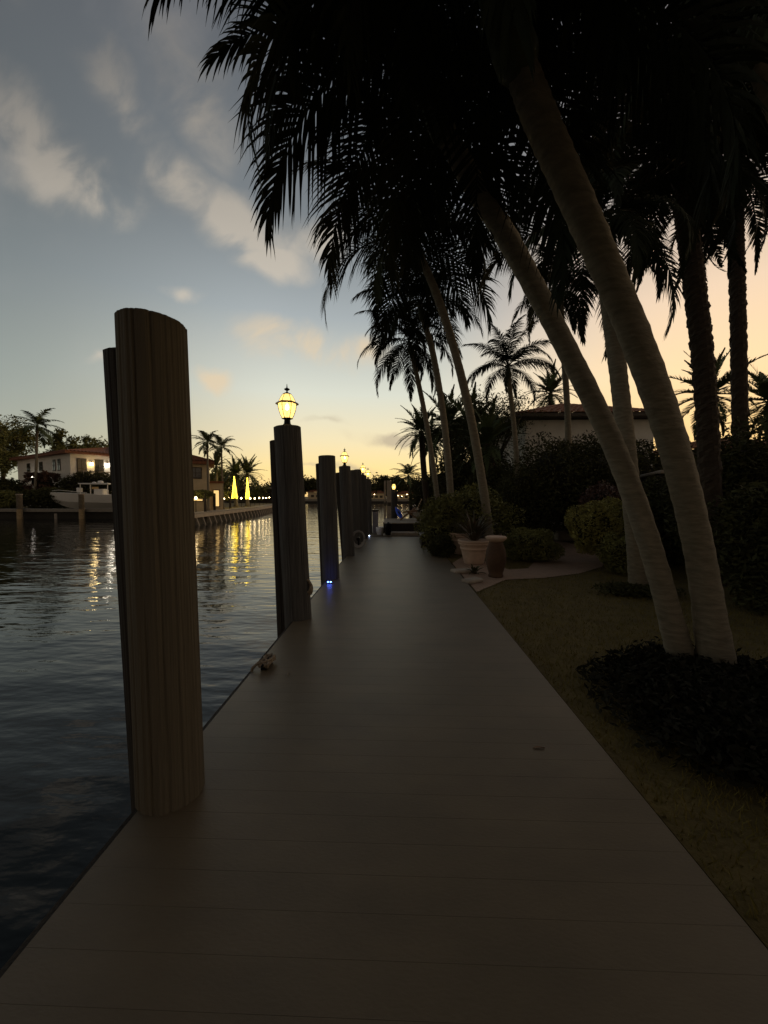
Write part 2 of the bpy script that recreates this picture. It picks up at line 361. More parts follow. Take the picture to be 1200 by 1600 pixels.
pile_px((440, 690), (452, 990), 5.02, .150, wood_dark, 'black shorter piling leaning behind the nearest lantern piling', 4)
_, T3 = pile_px((510.5, 713), (517, 902), 6.95, .150, wood_pile2, 'flat topped bare piling between the two nearest lantern pilings', 5)
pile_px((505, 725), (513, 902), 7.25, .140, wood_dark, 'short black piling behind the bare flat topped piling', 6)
_, T4 = pile_px((538.5, 729), (545, 866), 9.6, .145, wood_pile2, 'piling carrying the second lantern from the camera', 7)
pile_px((531, 739), (541, 860), 10.0, .13, wood_dark, 'black piling behind the second lantern piling', 8)
_, T5 = pile_px((553, 735), (557, 850), 11.6, .13, wood_pile2, 'narrow bare piling just past the second lantern piling', 9)
pile_px((559, 734), (562, 845), 12.6, .12, wood_pile2, 'bare piling just before the third lantern piling', 10)
_, T6 = pile_px((567, 743), (569, 840), 13.6, .13, wood_pile2, 'piling carrying the third lantern, hard against the fourth', 11)
_, T7 = pile_px((575, 749), (577, 832), 15.2, .12, wood_pile2, 'farthest lantern piling, at the end of the dock', 12)

# ------------------------------------------------------------------ lanterns
def make_lantern():
    t = thing('lantern', '', 'lantern', (0,0,0), 'lit lanterns standing on the dock pilings')
    MB().lathe((0,0,0), [(.078,0),(.078,.012),(.062,.018),(.052,.03),(.040,.045),(.036,.085),(.045,.10)], 24).build('base', black, t, True)
    prof = [(.058,.105),(.080,.150),(.098,.205),(.107,.255),(.108,.285)]
    MB().lathe((0,0,0), [(.05,.096),(.066,.099),(.066,.107),(.05,.109)], 6).build('lower_ring', black, t)
    g = MB()
    n = 6
    vs = [(r*.97*math.cos(math.pi/3*k), r*.97*math.sin(math.pi/3*k), z) for r, z in prof for k in range(n)]
    g.add(vs, [(i*n+k, i*n+(k+1)%n, (i+1)*n+(k+1)%n, (i+1)*n+k) for i in range(len(prof)-1) for k in range(n)])
    g.build('glass_panes', lg, t)
    fr = MB()
    for k in range(6):
        a = math.pi/3*k; fr.tube([(r*math.cos(a), r*math.sin(a), z) for r, z in prof], .0042, 5)
    fr.build('frame', black, t)
    MB().lathe((0,0,0), [(.100,.283),(.136,.272),(.139,.284),(.118,.300),(.096,.303)], 6).build('rim', brass, t)
    rp = [(.100,.303),(.086,.335),(.070,.365),(.050,.395)]
    vs = [(r*math.cos(math.pi/3*k), r*math.sin(math.pi/3*k), z) for r, z in rp for k in range(n)]
    MB().add(vs, [(i*n+k, i*n+(k+1)%n, (i+1)*n+(k+1)%n, (i+1)*n+k) for i in range(len(rp)-1) for k in range(n)]).build('roof_panes', lg, t)
    fr = MB()
    for k in range(6):
        a = math.pi/3*k; fr.tube([(r*math.cos(a), r*math.sin(a), z) for r, z in rp], .0035, 5)
    fr.build('roof_frame', brass, t)
    MB().lathe((0,0,0), [(.052,.392),(.050,.399),(.025,.412),(.010,.420),(.008,.435),(.022,.443),(.034,.452),(.034,.457),(.020,.466),(.008,.472),(.006,.486),(.003,.515),(.001,.520)], 18).build('finial', black, t, True)
    MB().lathe((0,0,0), [(.012,.10),(.012,.19),(.008,.20)], 10).build('socket', brass, t)
    MB().lathe((0,0,0), [(.006,.20),(.020,.215),(.026,.235),(.020,.262),(.008,.280),(.001,.284)], 14).build('bulb', bulbm, t, True)
    ld = bpy.data.lights.new('bulb_light', 'POINT'); ld.energy = 1.3; ld.color = (1, .66, .28); ld.shadow_soft_size = .03
    lo_ = bpy.data.objects.new('bulb_light', ld); COL.objects.link(lo_); lo_.parent = t; lo_.location = (0, 0, .24)
    return t
ln = make_lantern()
for i, (T, lb) in enumerate(((T2, 'large lit lantern with black finial on the nearest lamp piling'), (T4, 'second lit lantern from the camera, glowing on a slim dark piling'),
                             (T6, 'third lit lantern, a bright yellow glow above the crowded pilings'), (T7, 'farthest lantern of the dock row, a small round glow'))):
    q = ln if i == 0 else copy_tree(ln)
    q.location = (T.x, T.y, T.z+.004); q['label'] = lb; q.rotation_euler.z = R(12+17*i)
    if i: q.scale = (.9,.9,.9)

# ------------------------------------------------------------------ palms
def frond_mesh(name, e0, droop, Ln, nl, ll, lw, grav, fwd, vup, m, seed, sx=2.2, stem=.12):
    rs = np.random.default_rng(seed); K = 18; pts = []; tans = []; p = np.zeros(3); ds = Ln/K
    wob = rs.uniform(-.25, .25)
    for i in range(K+1):
        s = i/K; th = e0 - droop*s**1.35; yw = wob*s*s
        t = np.array([math.cos(th)*math.cos(yw), math.cos(th)*math.sin(yw), math.sin(th)])
        pts.append(p.copy()); tans.append(t); p = p + t*ds
    pts = np.array(pts); tans = np.array(tans)
    V = []; Fc = []
    # rachis
    nr = 4
    for i in range(K+1):
        r = .022*Ln/2.4*(1-.85*i/K); t = tans[i]; side = np.cross(t, (0,0,1)) if abs(t[2]) < .98 else np.array([0,1.,0]); side /= np.linalg.norm(side); upv = np.cross(side, t)
        for k in range(nr):
            a = math.pi/2*k+math.pi/4; V.append(pts[i]+side*r*math.cos(a)+upv*r*math.sin(a)*.8)
    for i in range(K):
        for k in range(nr): Fc.append((i*nr+k, i*nr+(k+1)%nr, (i+1)*nr+(k+1)%nr, (i+1)*nr+k))
    SEG = 4
    for j in range(nl):
        for sgn in (-1, 1):
            s = stem + (1-stem)*((j+rs.uniform(-.3, .3))/nl); s = min(max(s, 0), .999)
            f = s*K; i = int(f); w = f-i; P = pts[i]*(1-w)+pts[min(i+1, K)]*w; t = tans[i]
            side = np.cross(t, (0,0,1)); nn = np.linalg.norm(side); side = side/nn if nn > .1 else np.array([0, 1., 0]); upv = np.cross(side, t)
            q = (s-stem)/(1-stem); prof = (.45+.55*math.sin(math.pi*min(1, q*1.15+.12))) if q < .8 else (.45+.55*math.sin(math.pi*min(1, .8*1.15+.12)))*(1-(q-.8)*1.6)
            prof = max(prof, .35)
            l = ll*prof*rs.uniform(.85, 1.12); fw = fwd + .9*q**2 + rs.uniform(-.12, .12)
            d = side*sgn*math.cos(fw) + t*math.sin(fw) + upv*(vup+rs.uniform(-.12, .12)); d /= np.linalg.norm(d)
            g = grav*rs.uniform(.8, 1.3); pp = P.copy(); base = len(V)
            wv_ = np.cross(d, side*sgn*.2+upv); wv_ /= np.linalg.norm(wv_)+1e-9
            for k in range(SEG+1):
                h = k/SEG; ww = lw*(.5+1.6*h if h < .28 else .95*(1-((h-.28)/.72)**1.15)+.015)*.5
                V.append(pp+wv_*ww); V.append(pp-wv_*ww)
                d = d + np.array([0, 0, -1.])*g*(1.0/SEG)*(.4+h); d /= np.linalg.norm(d); pp = pp + d*l/SEG
            for k in range(SEG): Fc.append((base+2*k, base+2*k+1, base+2*k+3, base+2*k+2))
    V = np.array(V); me = bpy.data.meshes.new(name); me.from_pydata(V.tolist(), [], Fc); me.materials.append(m); me.update(); return me
KINDS = { # e-range, droop, leaflets, len frac, width, gravity, fwd, vup
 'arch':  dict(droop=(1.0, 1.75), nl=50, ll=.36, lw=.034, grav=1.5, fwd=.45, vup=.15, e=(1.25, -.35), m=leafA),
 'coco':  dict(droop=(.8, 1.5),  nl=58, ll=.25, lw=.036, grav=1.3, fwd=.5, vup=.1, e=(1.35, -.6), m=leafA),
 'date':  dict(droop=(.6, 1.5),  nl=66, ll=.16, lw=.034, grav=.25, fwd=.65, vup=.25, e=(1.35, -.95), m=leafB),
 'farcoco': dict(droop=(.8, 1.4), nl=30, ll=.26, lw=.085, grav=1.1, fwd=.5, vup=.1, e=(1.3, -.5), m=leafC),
 'fardate': dict(droop=(.5, 1.1), nl=30, ll=.18, lw=.085, grav=.2, fwd=.6, vup=.25, e=(1.35, -.7), m=leafC),
}
FC = {}
def frond(kind, lvl, var, Ln):
    key = (kind, lvl, var)
    if key not in FC:
        k = KINDS[kind]; f = lvl/7.0; e = k['e'][0]*(1-f)+k['e'][1]*f; dr = k['droop'][0]*f+k['droop'][1]*(1-f) if kind in ('arch','coco','farcoco') else k['droop'][0]*(1-f)+k['droop'][1]*f
        if kind in ('arch', 'coco'): dr = 1.05+.75*math.sin(f*2.6)
        FC[key] = frond_mesh('frond', e, dr, 1.0, k['nl'], k['ll'], k['lw']/2.2*1.0, k['grav'], k['fwd'], k['vup'], k['m'], hash((lvl*7+var*13)) % 999)
    return FC[key]
def trunk_pts(way, n=40):
    """smooth curve through waypoints (Catmull-Rom)"""
    P = [Vector(w) for w in way]; P = [P[0]*2-P[1]] + P + [P[-1]*2-P[-2]]; out = []
    segs = len(P)-3
    for i in range(n+1):
        f = i/n*segs; k = min(int(f), segs-1); t = f-k; a, b, c, d = P[k:k+4]
        out.append(.5*((2*b)+(c-a)*t+(2*a-5*b+4*c-d)*t*t+(3*b-a-3*c+d)*t**3))
    return out
def palm(label, way, r0, r1, kind, nf, Ln, group=None, seed=0, name='palm_tree', bm=bark, rough=False, shaftlen=.5, single=False, ex=(), lv0=0, lv1=7, skip=None, rings=.13):
    rs = np.random.default_rng(seed+100)
    base = Vector(way[0]); t = thing(name, label, 'palm tree', base, group)
    length = sum((Vector(way[i+1])-Vector(way[i])).length for i in range(len(way)-1))
    n = max(24, int(length/rings)*3) if not single else 16; n = min(n, 240)
    pts = trunk_pts(way, n); rads = []
    for i in range(n+1):
        s = i/n; r = r0+(r1-r0)*s; r *= 1+.35*math.exp(-s*length/.35)
        if not single: r *= 1+(.028 if i % 3 == 0 else -.008) + rs.uniform(-.008, .008)
        rads.append(r)
    if rough:
        rf = lambda i, k, an: 1 + (.10*math.sin(i*12.9+k*78.2)**2 if (k+i//2) % 2 == 0 else -.03) + .04*math.sin(i*5.1+k)
        MB().tube(pts, rads, 14, True, rf).build('trunk', bm, t)
    else:
        rf = (lambda i, k, an: 1+.03*math.sin(k*2.1+i*.13)+.015*math.sin(i*7.3+k*3.7))
        MB().tube(pts, rads, 18 if not single else 8, True, rf).build('trunk', bm, t, True)
    top = pts[-1]; ax = (pts[-1]-pts[-3]).normalized()
    if shaftlen:
        sp = [top-ax*.02+ax*shaftlen*q for q in (0, .15, .4, .75, 1, 1.25)]
        MB().tube(sp, [r1*1.0, r1*1.35, r1*1.3, r1*1.0, r1*.8, r1*.2], 12).build('crownshaft', shaft, t, True)
        hub = top + ax*shaftlen
    else: hub = top
    if single:      # small in the picture: the whole crown is one part
        V = []; Fa = []; o_ = 0
        for j in range(nf):
            lv = int(lv0+(lv1-lv0)*j/max(1, nf-1)+.5); me = frond(kind, lv, j % 2, Ln); a = j*2.39996+rs.uniform(-.2, .2); sc = Ln*rs.uniform(.85, 1.1)
            v = np.empty(len(me.vertices)*3, dtype=np.float32); me.vertices.foreach_get('co', v); v = v.reshape(-1, 3)*sc
            c, s = math.cos(a), math.sin(a); vv = np.stack([v[:,0]*c-v[:,1]*s, v[:,0]*s+v[:,1]*c, v[:,2]], 1)+np.array(hub)
            f = np.empty(len(me.polygons)*4, dtype=np.int32); me.polygons.foreach_get('vertices', f); V.append(vv); Fa.append(f.reshape(-1, 4)+o_); o_ += len(vv)
        npmesh('crown', np.concatenate(V), np.concatenate(Fa), KINDS[kind]['m'], t)
        return t
    def put(lv, var, a, sc, roll=0):
        fo = bpy.data.objects.new('frond', frond(kind, lv, var, Ln)); COL.objects.link(fo); fo.parent = t
        fo.location = hub - base + Vector((0, 0, rs.uniform(-.04, .04))); fo.rotation_euler = (roll, 0, a); fo.scale = (sc, sc, sc)
    for j in range(nf):
        a = j*2.39996+rs.uniform(-.22, .22) + seed
        if skip and skip(math.degrees(a) % 360, j/nf): continue
        put(int(lv0+(lv1-lv0)*j/max(1, nf-1)+.5), j % 3, a, Ln*rs.uniform(.88, 1.1), rs.uniform(-.25, .25))
    for (deg, lv, sc) in ex: put(lv, 1, R(deg), sc)
    return t
GP = 'palms leaning over the right side of the dock'
# A and B: the two big leaning trunks of the clump on the lawn
wayA = [gnd(1068, 1042, -.05), at(1018, 860, 3.42), at(960, 700, 3.42), at(880, 535, 3.38), at(800, 385, 3.30), at(738, 285, 3.2), at(700, 215, 3.1)]
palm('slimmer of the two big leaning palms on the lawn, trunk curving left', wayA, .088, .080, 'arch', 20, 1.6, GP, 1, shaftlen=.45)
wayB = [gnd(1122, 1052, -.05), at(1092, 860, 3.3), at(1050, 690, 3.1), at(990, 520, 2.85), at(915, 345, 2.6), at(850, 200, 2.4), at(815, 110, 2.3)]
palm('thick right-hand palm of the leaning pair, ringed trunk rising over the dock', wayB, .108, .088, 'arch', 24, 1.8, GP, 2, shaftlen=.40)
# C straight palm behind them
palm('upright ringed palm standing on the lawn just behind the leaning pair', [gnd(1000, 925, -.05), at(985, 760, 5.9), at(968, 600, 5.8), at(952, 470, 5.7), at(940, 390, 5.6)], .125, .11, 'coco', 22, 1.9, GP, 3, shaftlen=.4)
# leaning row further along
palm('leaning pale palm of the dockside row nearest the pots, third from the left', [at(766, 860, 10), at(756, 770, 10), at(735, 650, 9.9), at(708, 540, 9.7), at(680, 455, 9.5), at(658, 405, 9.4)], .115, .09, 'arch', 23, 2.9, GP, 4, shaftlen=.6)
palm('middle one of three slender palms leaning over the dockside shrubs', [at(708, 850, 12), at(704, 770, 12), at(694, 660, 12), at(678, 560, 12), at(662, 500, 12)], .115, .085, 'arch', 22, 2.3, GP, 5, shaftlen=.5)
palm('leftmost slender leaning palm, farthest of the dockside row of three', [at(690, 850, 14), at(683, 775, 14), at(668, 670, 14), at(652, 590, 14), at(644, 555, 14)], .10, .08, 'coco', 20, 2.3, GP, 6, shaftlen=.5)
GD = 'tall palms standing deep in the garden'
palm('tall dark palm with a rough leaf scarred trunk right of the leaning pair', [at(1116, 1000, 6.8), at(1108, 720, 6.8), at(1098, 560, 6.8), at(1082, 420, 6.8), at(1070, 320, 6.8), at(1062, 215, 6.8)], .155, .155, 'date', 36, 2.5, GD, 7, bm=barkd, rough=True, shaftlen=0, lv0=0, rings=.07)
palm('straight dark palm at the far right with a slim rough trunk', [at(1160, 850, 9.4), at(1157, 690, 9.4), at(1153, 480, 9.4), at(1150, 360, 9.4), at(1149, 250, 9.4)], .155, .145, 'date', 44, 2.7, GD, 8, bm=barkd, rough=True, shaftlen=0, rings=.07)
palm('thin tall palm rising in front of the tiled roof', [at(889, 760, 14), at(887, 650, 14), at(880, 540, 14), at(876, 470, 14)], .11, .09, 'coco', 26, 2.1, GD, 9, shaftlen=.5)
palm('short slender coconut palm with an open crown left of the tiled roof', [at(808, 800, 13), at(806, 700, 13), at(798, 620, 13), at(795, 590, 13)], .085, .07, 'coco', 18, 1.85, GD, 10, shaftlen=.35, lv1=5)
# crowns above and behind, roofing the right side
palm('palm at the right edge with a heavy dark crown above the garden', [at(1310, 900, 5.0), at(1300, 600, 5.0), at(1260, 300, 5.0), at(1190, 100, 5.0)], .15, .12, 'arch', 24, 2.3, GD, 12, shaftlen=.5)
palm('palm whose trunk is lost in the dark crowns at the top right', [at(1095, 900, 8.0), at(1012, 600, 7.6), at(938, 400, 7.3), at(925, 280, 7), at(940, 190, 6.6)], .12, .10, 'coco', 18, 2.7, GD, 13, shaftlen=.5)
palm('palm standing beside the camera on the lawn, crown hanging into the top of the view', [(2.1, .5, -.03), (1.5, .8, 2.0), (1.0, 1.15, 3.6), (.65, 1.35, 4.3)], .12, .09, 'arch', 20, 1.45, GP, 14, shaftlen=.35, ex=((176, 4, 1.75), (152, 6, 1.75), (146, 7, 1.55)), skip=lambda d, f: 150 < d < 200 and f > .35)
palm('unseen palm added behind the camera to shade the near end of the dock', [(2.0, -1.8, -.03), (1.6, -1.6, 2.0), (.9, -1.3, 3.6)], .15, .11, 'arch', 30, 2.3, GP, 15, shaftlen=.4)  # out-of-view palm, added to shade the near dock
palm('unseen palm added behind the camera, leaning far out to shade the dock', [(2.2, -3.2, -.03), (1.5, -2.8, 2.0), (.2, -1.9, 3.6), (-.9, -1.3, 4.3)], .13, .09, 'arch', 34, 2.3, GP, 16, shaftlen=.3)  # another crown out of view, put in to darken the near boards

# palms beyond the shrubs on our bank (date palms and a fan of them)
GB = 'smaller palms behind the garden shrubs'
for i, (px, py, Y, h, Ln, kd, lb) in enumerate((
    (658, 672, 24, 0, 2.0, 'fardate', 'bushy date palm at the canal end of the garden row, leftmost crown'),
    (672, 690, 27, 0, 2.0, 'fardate', 'second date palm behind the leftmost bushy one'),
    (700, 660, 22, 0, 2.2, 'fardate', 'date palm crown behind the three slender leaning trunks'),
    (737, 668, 20, 0, 2.2, 'fardate', 'date palm just right of the thickest slender trunk'),
    (762, 690, 17, 0, 1.9, 'fardate', 'low date palm left of the house under the broad tree'),
    (860, 612, 30, 0, 2.3, 'fardate', 'small palm showing its top above the tiled roof'),
    (1108, 615, 24, 0, 3.0, 'fardate', 'feathery date palm seen behind the rough dark trunk'),
    (1203, 625, 22, 0, 2.8, 'fardate', 'feathery palm half cut by the right edge'),
    (638, 742, 60, 0, 3.4, 'farcoco', 'small coconut palm far down the bank beside the water'))):
    hub = at(px, py, Y); palm(lb, [(hub.x+.5, hub.y, -.03), (hub.x+.2, hub.y, hub.z*.5), (hub.x, hub.y, hub.z-.1)], .2, .17, kd, 34 if kd == 'fardate' else 18, Ln, GB, 20+i, bm=barkd, shaftlen=0, single=True)

# ------------------------------------------------------------------ shrubs and broad trees
def lump(c, r, seed, m, name, parent, sub=3, k=.18):
    import bmesh
    q = bmesh.new(); bmesh.ops.create_icosphere(q, subdivisions=sub, radius=1); rs = np.random.default_rng(seed); ph = rs.uniform(0, 6.28, (6, 3)); fr = rs.uniform(2, 5, (6, 3))
    b = MB(); vs = []
    for v in q.verts:
        s = 1 + k*sum(math.sin(f[0]*v.co.x+p[0])*math.sin(f[1]*v.co.y+p[1])*math.cos(f[2]*v.co.z+p[2]) for f, p in zip(fr, ph))*.6
        vs.append((c[0]+v.co.x*r[0]*s, c[1]+v.co.y*r[1]*s, max(c[2]+v.co.z*r[2]*s, -.05)))
    q.verts.index_update(); b.add(vs, [[w.index for w in f.verts] for f in q.faces]); q.free()
    return b.build(name, m, parent, True)
def shell(c, r, n, jit=.08, seed=0, k=.18, box=False):
    rs = np.random.default_rng(seed); ph = rs.uniform(0, 6.28, (6, 3)); fr = rs.uniform(2, 5, (6, 3))
    d = rng.normal(size=(n, 3)); d /= np.linalg.norm(d, axis=1)[:, None]
    if box: d = np.sign(d)*np.abs(d)**.45; d /= np.max(np.abs(d), axis=1)[:, None]*1.0+.12
    s = 1 + k*sum(np.sin(f[0]*d[:,0]+p[0])*np.sin(f[1]*d[:,1]+p[1])*np.cos(f[2]*d[:,2]+p[2]) for f, p in zip(fr, ph))*.6
    P = np.array(c) + d*np.array(r)*(s*rng.uniform(1-2.2*jit, 1+jit*1.2, n))[:, None]
    P[:, 2] = np.maximum(P[:, 2], rng.uniform(-.03, .1, n)); return P
def shrub(label, c, r, m, n=5000, size=.035, seed=0, group=None, name='shrub', cat='shrub', k=.2, box=False, jit=.09, asp=.45):
    base = (c[0], c[1], -.03); t = thing(name, label, cat, base, group)
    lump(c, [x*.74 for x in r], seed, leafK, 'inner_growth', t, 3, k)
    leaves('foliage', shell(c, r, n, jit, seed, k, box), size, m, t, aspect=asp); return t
def shrub_px(label, px, py0, py1, w, Y, m, dep=None, **kw):
    a = at(px, py0, Y); b = at(px, py1, Y); z0 = max(b.z, -.03); hz = (a.z-z0)/2; rx = w/F*Y/2
    return shrub(label, (a.x, Y, z0+hz), (rx, dep or rx, hz), m, **kw)
GS = 'shrubs in the garden beds'
shrub_px('rounded dark bush beside the brick path, behind the brown urn', 830, 828, 882, 78, 9.2, leafD, group=GS, seed=1, n=9000, size=.03)
shrub_px('tall loose shrub overhanging the dock beside the pots', 698, 778, 862, 66, 10.6, leafD, group=GS, seed=2, n=9000, size=.045, jit=.16)
shrub_px('low dark shrub at the dock edge left of the pots', 690, 838, 876, 34, 9.6, leafE, group=GS, seed=3, n=5000, size=.03, jit=.14)
shrub_px('shrub with mixed leaves behind the potted plants', 745, 768, 850, 90, 10.8, leafD, group=GS, seed=4, n=9000, size=.05, jit=.18)
shrub_px('broad dark shrub behind the round bush', 822, 735, 850, 95, 12.5, leafE, group=GS, seed=5, n=9000, size=.05, jit=.14)
shrub_px('big dark shrub mass in front of the house wall', 885, 690, 832, 160, 13.5, leafE, group=GS, seed=6, n=14000, size=.06, jit=.12)
shrub_px('clipped olive green hedge lobe left of the leaning trunks', 925, 790, 862, 66, 8.6, leafF, group=GS, seed=7, n=9000, size=.028, jit=.06, k=.3)
shrub_px('clipped olive green hedge lobe directly behind the leaning trunks', 962, 786, 856, 60, 9.0, leafF, group=GS, seed=8, n=8000, size=.028, jit=.06, k=.3)
shrub_px('small clipped bush low at the foot of the straight palm', 968, 838, 893, 50, 7.6, leafD, group=GS, seed=9, n=6000, size=.026, jit=.07)
shrub_px('wide dark shrub screening the lower wall of the tiled house', 945, 682, 815, 210, 16.5, leafE, group=GS, seed=18, n=14000, size=.07, jit=.1, dep=1.2)
shrub_px('reddish leaved shrub under the pale wall coping', 945, 760, 812, 60, 10.5, leafG, group=GS, seed=10, n=6000, size=.04, jit=.2)
shrub_px('tall dark hedge between the two leaning trunks', 1040, 760, 905, 110, 9.0, leafE, group=GS, seed=11, n=12000, size=.05, jit=.14, dep=.8)
shrub_px('large black hedge filling the right edge below the roof line', 1150, 690, 930, 170, 7.6, leafE, group=GS, seed=12, n=18000, size=.05, jit=.12, dep=1.0)
shrub_px('second black hedge at the right edge nearer the camera', 1240, 760, 1000, 150, 5.2, leafE, group=GS, seed=13, n=14000, size=.045, jit=.12, dep=.8)
shrub_px('shrub at the bend of the garden where the dock ends', 672, 800, 846, 34, 13.6, leafD, group=GS, seed=14, n=4000, size=.04, jit=.2)
shrub_px('dark bush under the row of date palms', 672, 745, 803, 60, 26, leafE, group=GS, seed=15, n=5000, size=.09, jit=.15)
shrub_px('dark thicket under the slender leaning palms', 720, 715, 800, 80, 19, leafE, group=GS, seed=16, n=8000, size=.08, jit=.15)
shrub_px('dark thicket left of the house', 775, 725, 812, 80, 16.5, leafE, group=GS, seed=17, n=8000, size=.07, jit=.15)
# mulch bed + ground growth around the leaning pair
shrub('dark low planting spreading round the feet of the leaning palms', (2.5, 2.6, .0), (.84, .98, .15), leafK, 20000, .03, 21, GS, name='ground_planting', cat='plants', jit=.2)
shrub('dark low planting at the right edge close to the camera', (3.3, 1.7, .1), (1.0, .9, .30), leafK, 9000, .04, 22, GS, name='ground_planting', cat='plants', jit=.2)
shrub('small dark tuft of planting at the foot of the straight palm', (gnd(1000,925).x-.05, gnd(1000,925).y, .0), (.5, .3, .12), leafE, 3000, .03, 23, GS, name='ground_planting', cat='plants', jit=.25)
def broad_tree(label, px, ytop, Y, w, group, hfrac=.55, m=leafE, n=7000, k=38, size=.16, seed=0, zb=-.1, name='broadleaf_tree'):
    top = at(px, ytop, Y); rx = w/F*Y/2; H = top.z-zb; rz = H*hfrac/2; c = (top.x, Y, top.z-rz)
    t = thing(name, label, 'tree', (top.x, Y, zb), group); rs = np.random.default_rng(seed)
    b = MB(); b.tube([(top.x, Y, zb), (top.x+rs.uniform(-.2,.2), Y, zb+(H-2*rz)*.6), (top.x, Y, c[2])], [rx*.10, rx*.075, rx*.04], 8)
    b.build('trunk', twig, t, True); b = MB()
    for j in range(9):
        a = j*2.4; e = (c[0]+math.cos(a)*rx*.7, c[1]+math.sin(a)*rx*.7, c[2]+rs.uniform(-.2, .8)*rz)
        s = (top.x, Y, zb+(H-2*rz)*rs.uniform(.7, 1.1)); b.tube([s, tuple((s[q]+e[q])/2+(.0, .0, .12*rz)[q] for q in range(3)), e], [rx*.04, rx*.025, rx*.008], 5)
    b.build('limbs', twig, t, True)
    leaves('crown', clumpy(c, (rx, rx, rz), n, k, rx*.16, .35), size, m, t); return t
GT = 'broadleaf trees behind the garden'
broad_tree('airy small leaved tree left of the tiled roof', 765, 612, 19, 140, GT, .6, n=9000, k=60, size=.06, seed=1)
broad_tree('small leaved tree touching the left end of the tiled roof', 788, 612, 27, 60, GT, .6, n=5000, k=50, size=.07, seed=2)
broad_tree('round dark tree behind the slender leaning palms', 715, 640, 26, 70, GT, .6, n=7000, k=40, size=.10, seed=3)

# ------------------------------------------------------------------ lawn
ng = 90000; gx = rng.uniform(1.27, 6.5, ng); gy = rng.uniform(.3, 9, ng); keep = rng.random(ng) < np.clip(2.6/np.maximum(np.hypot(gx, gy), .5), .15, 1)
def inpoly(x, y, poly):
    r = np.zeros(len(x), bool); n = len(poly)
    for i in range(n):
        x1, y1 = poly[i]; x2, y2 = poly[(i+1) % n]
        c = ((y1 > y) != (y2 > y)) & (x < (x2-x1)*(y-y1)/((y2-y1) or 1e-9)+x1); r ^= c
    return r
path_px = [(726,868),(700,880),(722,905),(745,925),(790,906),(850,903),(905,896),(940,886),(950,874),(935,862),(905,852),(878,846),(850,834),(832,830),(815,836),(838,850),(850,862),(825,888),(795,890),(770,880)]
path_poly = [(lambda g: (max(g.x, 1.27), g.y))(gnd(*p, -.02)) for p in path_px]
keep &= ~inpoly(gx, gy, path_poly); gx, gy = gx[keep], gy[keep]; n = len(gx)
a = rng.uniform(0, 6.28, n); h = rng.uniform(.02, .05, n); w = rng.uniform(.0025, .005, n); ln_ = rng.normal(size=(n, 2))*.018
V = np.stack([np.stack([gx-np.cos(a)*w, gy-np.sin(a)*w, np.full(n, -.032)], 1), np.stack([gx+np.cos(a)*w, gy+np.sin(a)*w, np.full(n, -.032)], 1), np.stack([gx+ln_[:,0], gy+ln_[:,1], -.03+h], 1)], 1).reshape(-1, 3)
g = npmesh('grass', V, np.arange(3*n).reshape(n, 3), grassm); g['kind'] = 'stuff'; g['label'] = 'short olive grass of the lawn beside the dock'; g['category'] = 'grass'
g = MB().add([(x, y, -.018) for x, y in path_poly], [tuple(range(len(path_poly)))]).build('brick_path', brick); g['kind'] = 'structure'; g['label'] = 'curved brick path winding round the rounded bush'
def disc(cx, cy, rx, ry, z, name, m, lb):
    g = MB().add([(cx+rx*math.cos(q*.2618)*(1+.06*math.sin(q*1.7)), cy+ry*math.sin(q*.2618)*(1+.06*math.cos(q*2.3)), z) for q in range(24)], [tuple(range(24))]).build(name, m); g['kind'] = 'structure'; g['label'] = lb
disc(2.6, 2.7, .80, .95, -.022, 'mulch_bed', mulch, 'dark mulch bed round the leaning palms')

# fallen scraps on the deck
for i, (px, py, lb) in enumerate(((842, 1170, 'fallen leaflet on the right half of the dock'), (452, 1054, 'pale fallen leaflet beside the dock cleat'))):
    g0 = gnd(px, py, .002); a = i*1.7; l = .035; b = MB(); d = Vector((math.cos(a), math.sin(a), 0)); n_ = Vector((-d.y, d.x, 0)); vs = []
    for k in range(6):
        q = k/5; w = .009*math.sin(math.pi*min(.98, max(.04, q))); c = g0 + d*(q-.5)*l*2 + n_*.012*math.sin(q*3); vs += [c+n_*w+Vector((0,0,.004)), c+Vector((0,0,.001)), c-n_*w+Vector((0,0,.005+.004*q))]
    b.add(vs, [(3*k+q, 3*k+q+1, 3*k+q+4, 3*k+q+3) for k in range(5) for q in (0, 1)])
    tag(b.build('fallen_leaf', rope if i == 1 else redbrown, None, True, origin=g0), lb, 'leaf', 'fallen leaflets on the dock')
# ------------------------------------------------------------------ pots and urn
def pot(label, px, pyb, wpx, hpx, m=terra, grp='terracotta pots beside the dock'):
    g0 = gnd(px, pyb, -.03); Y = g0.y; r = wpx/F*Y/2; h = hpx/F*Y; c = (g0.x, Y+r*.7, -.018)
    t = thing('plant_pot', label, 'pot', c, grp)
    MB().lathe(c, [(r*.60,0),(r*.63,h*.04),(r*.70,h*.25),(r*.80,h*.52),(r*.83,h*.60),(r*.88,h*.62),(r*.88,h*.66),(r*.86,h*.68),(r*.90,h*.78),(r*.93,h*.80)], 40).build('body', m, t, True)
    MB().lathe(c, [(r*.90,h*.80),(r*.99,h*.82),(r*1.0,h*.86),(r*.97,h*.885),(r*.98,h*.90),(r*1.03,h*.93),(r*1.04,h*.97),(r*1.0,h),(r*.9,h*.995),(r*.86,h*.97)], 40).build('rim', m, t, True)
    MB().lathe(c, [(r*.84,h*.88),(r*.80,h*.90),(r*.4,h*.93),(r*.02,h*.93)], 20).build('potting_soil', mulch, t, True)
    return t, Vector((c[0], c[1], c[2]+h*.92)), r
_, p1, r1 = pot('front terracotta pot with a banded rim nearest the lawn', 744, 884, 50, 38)
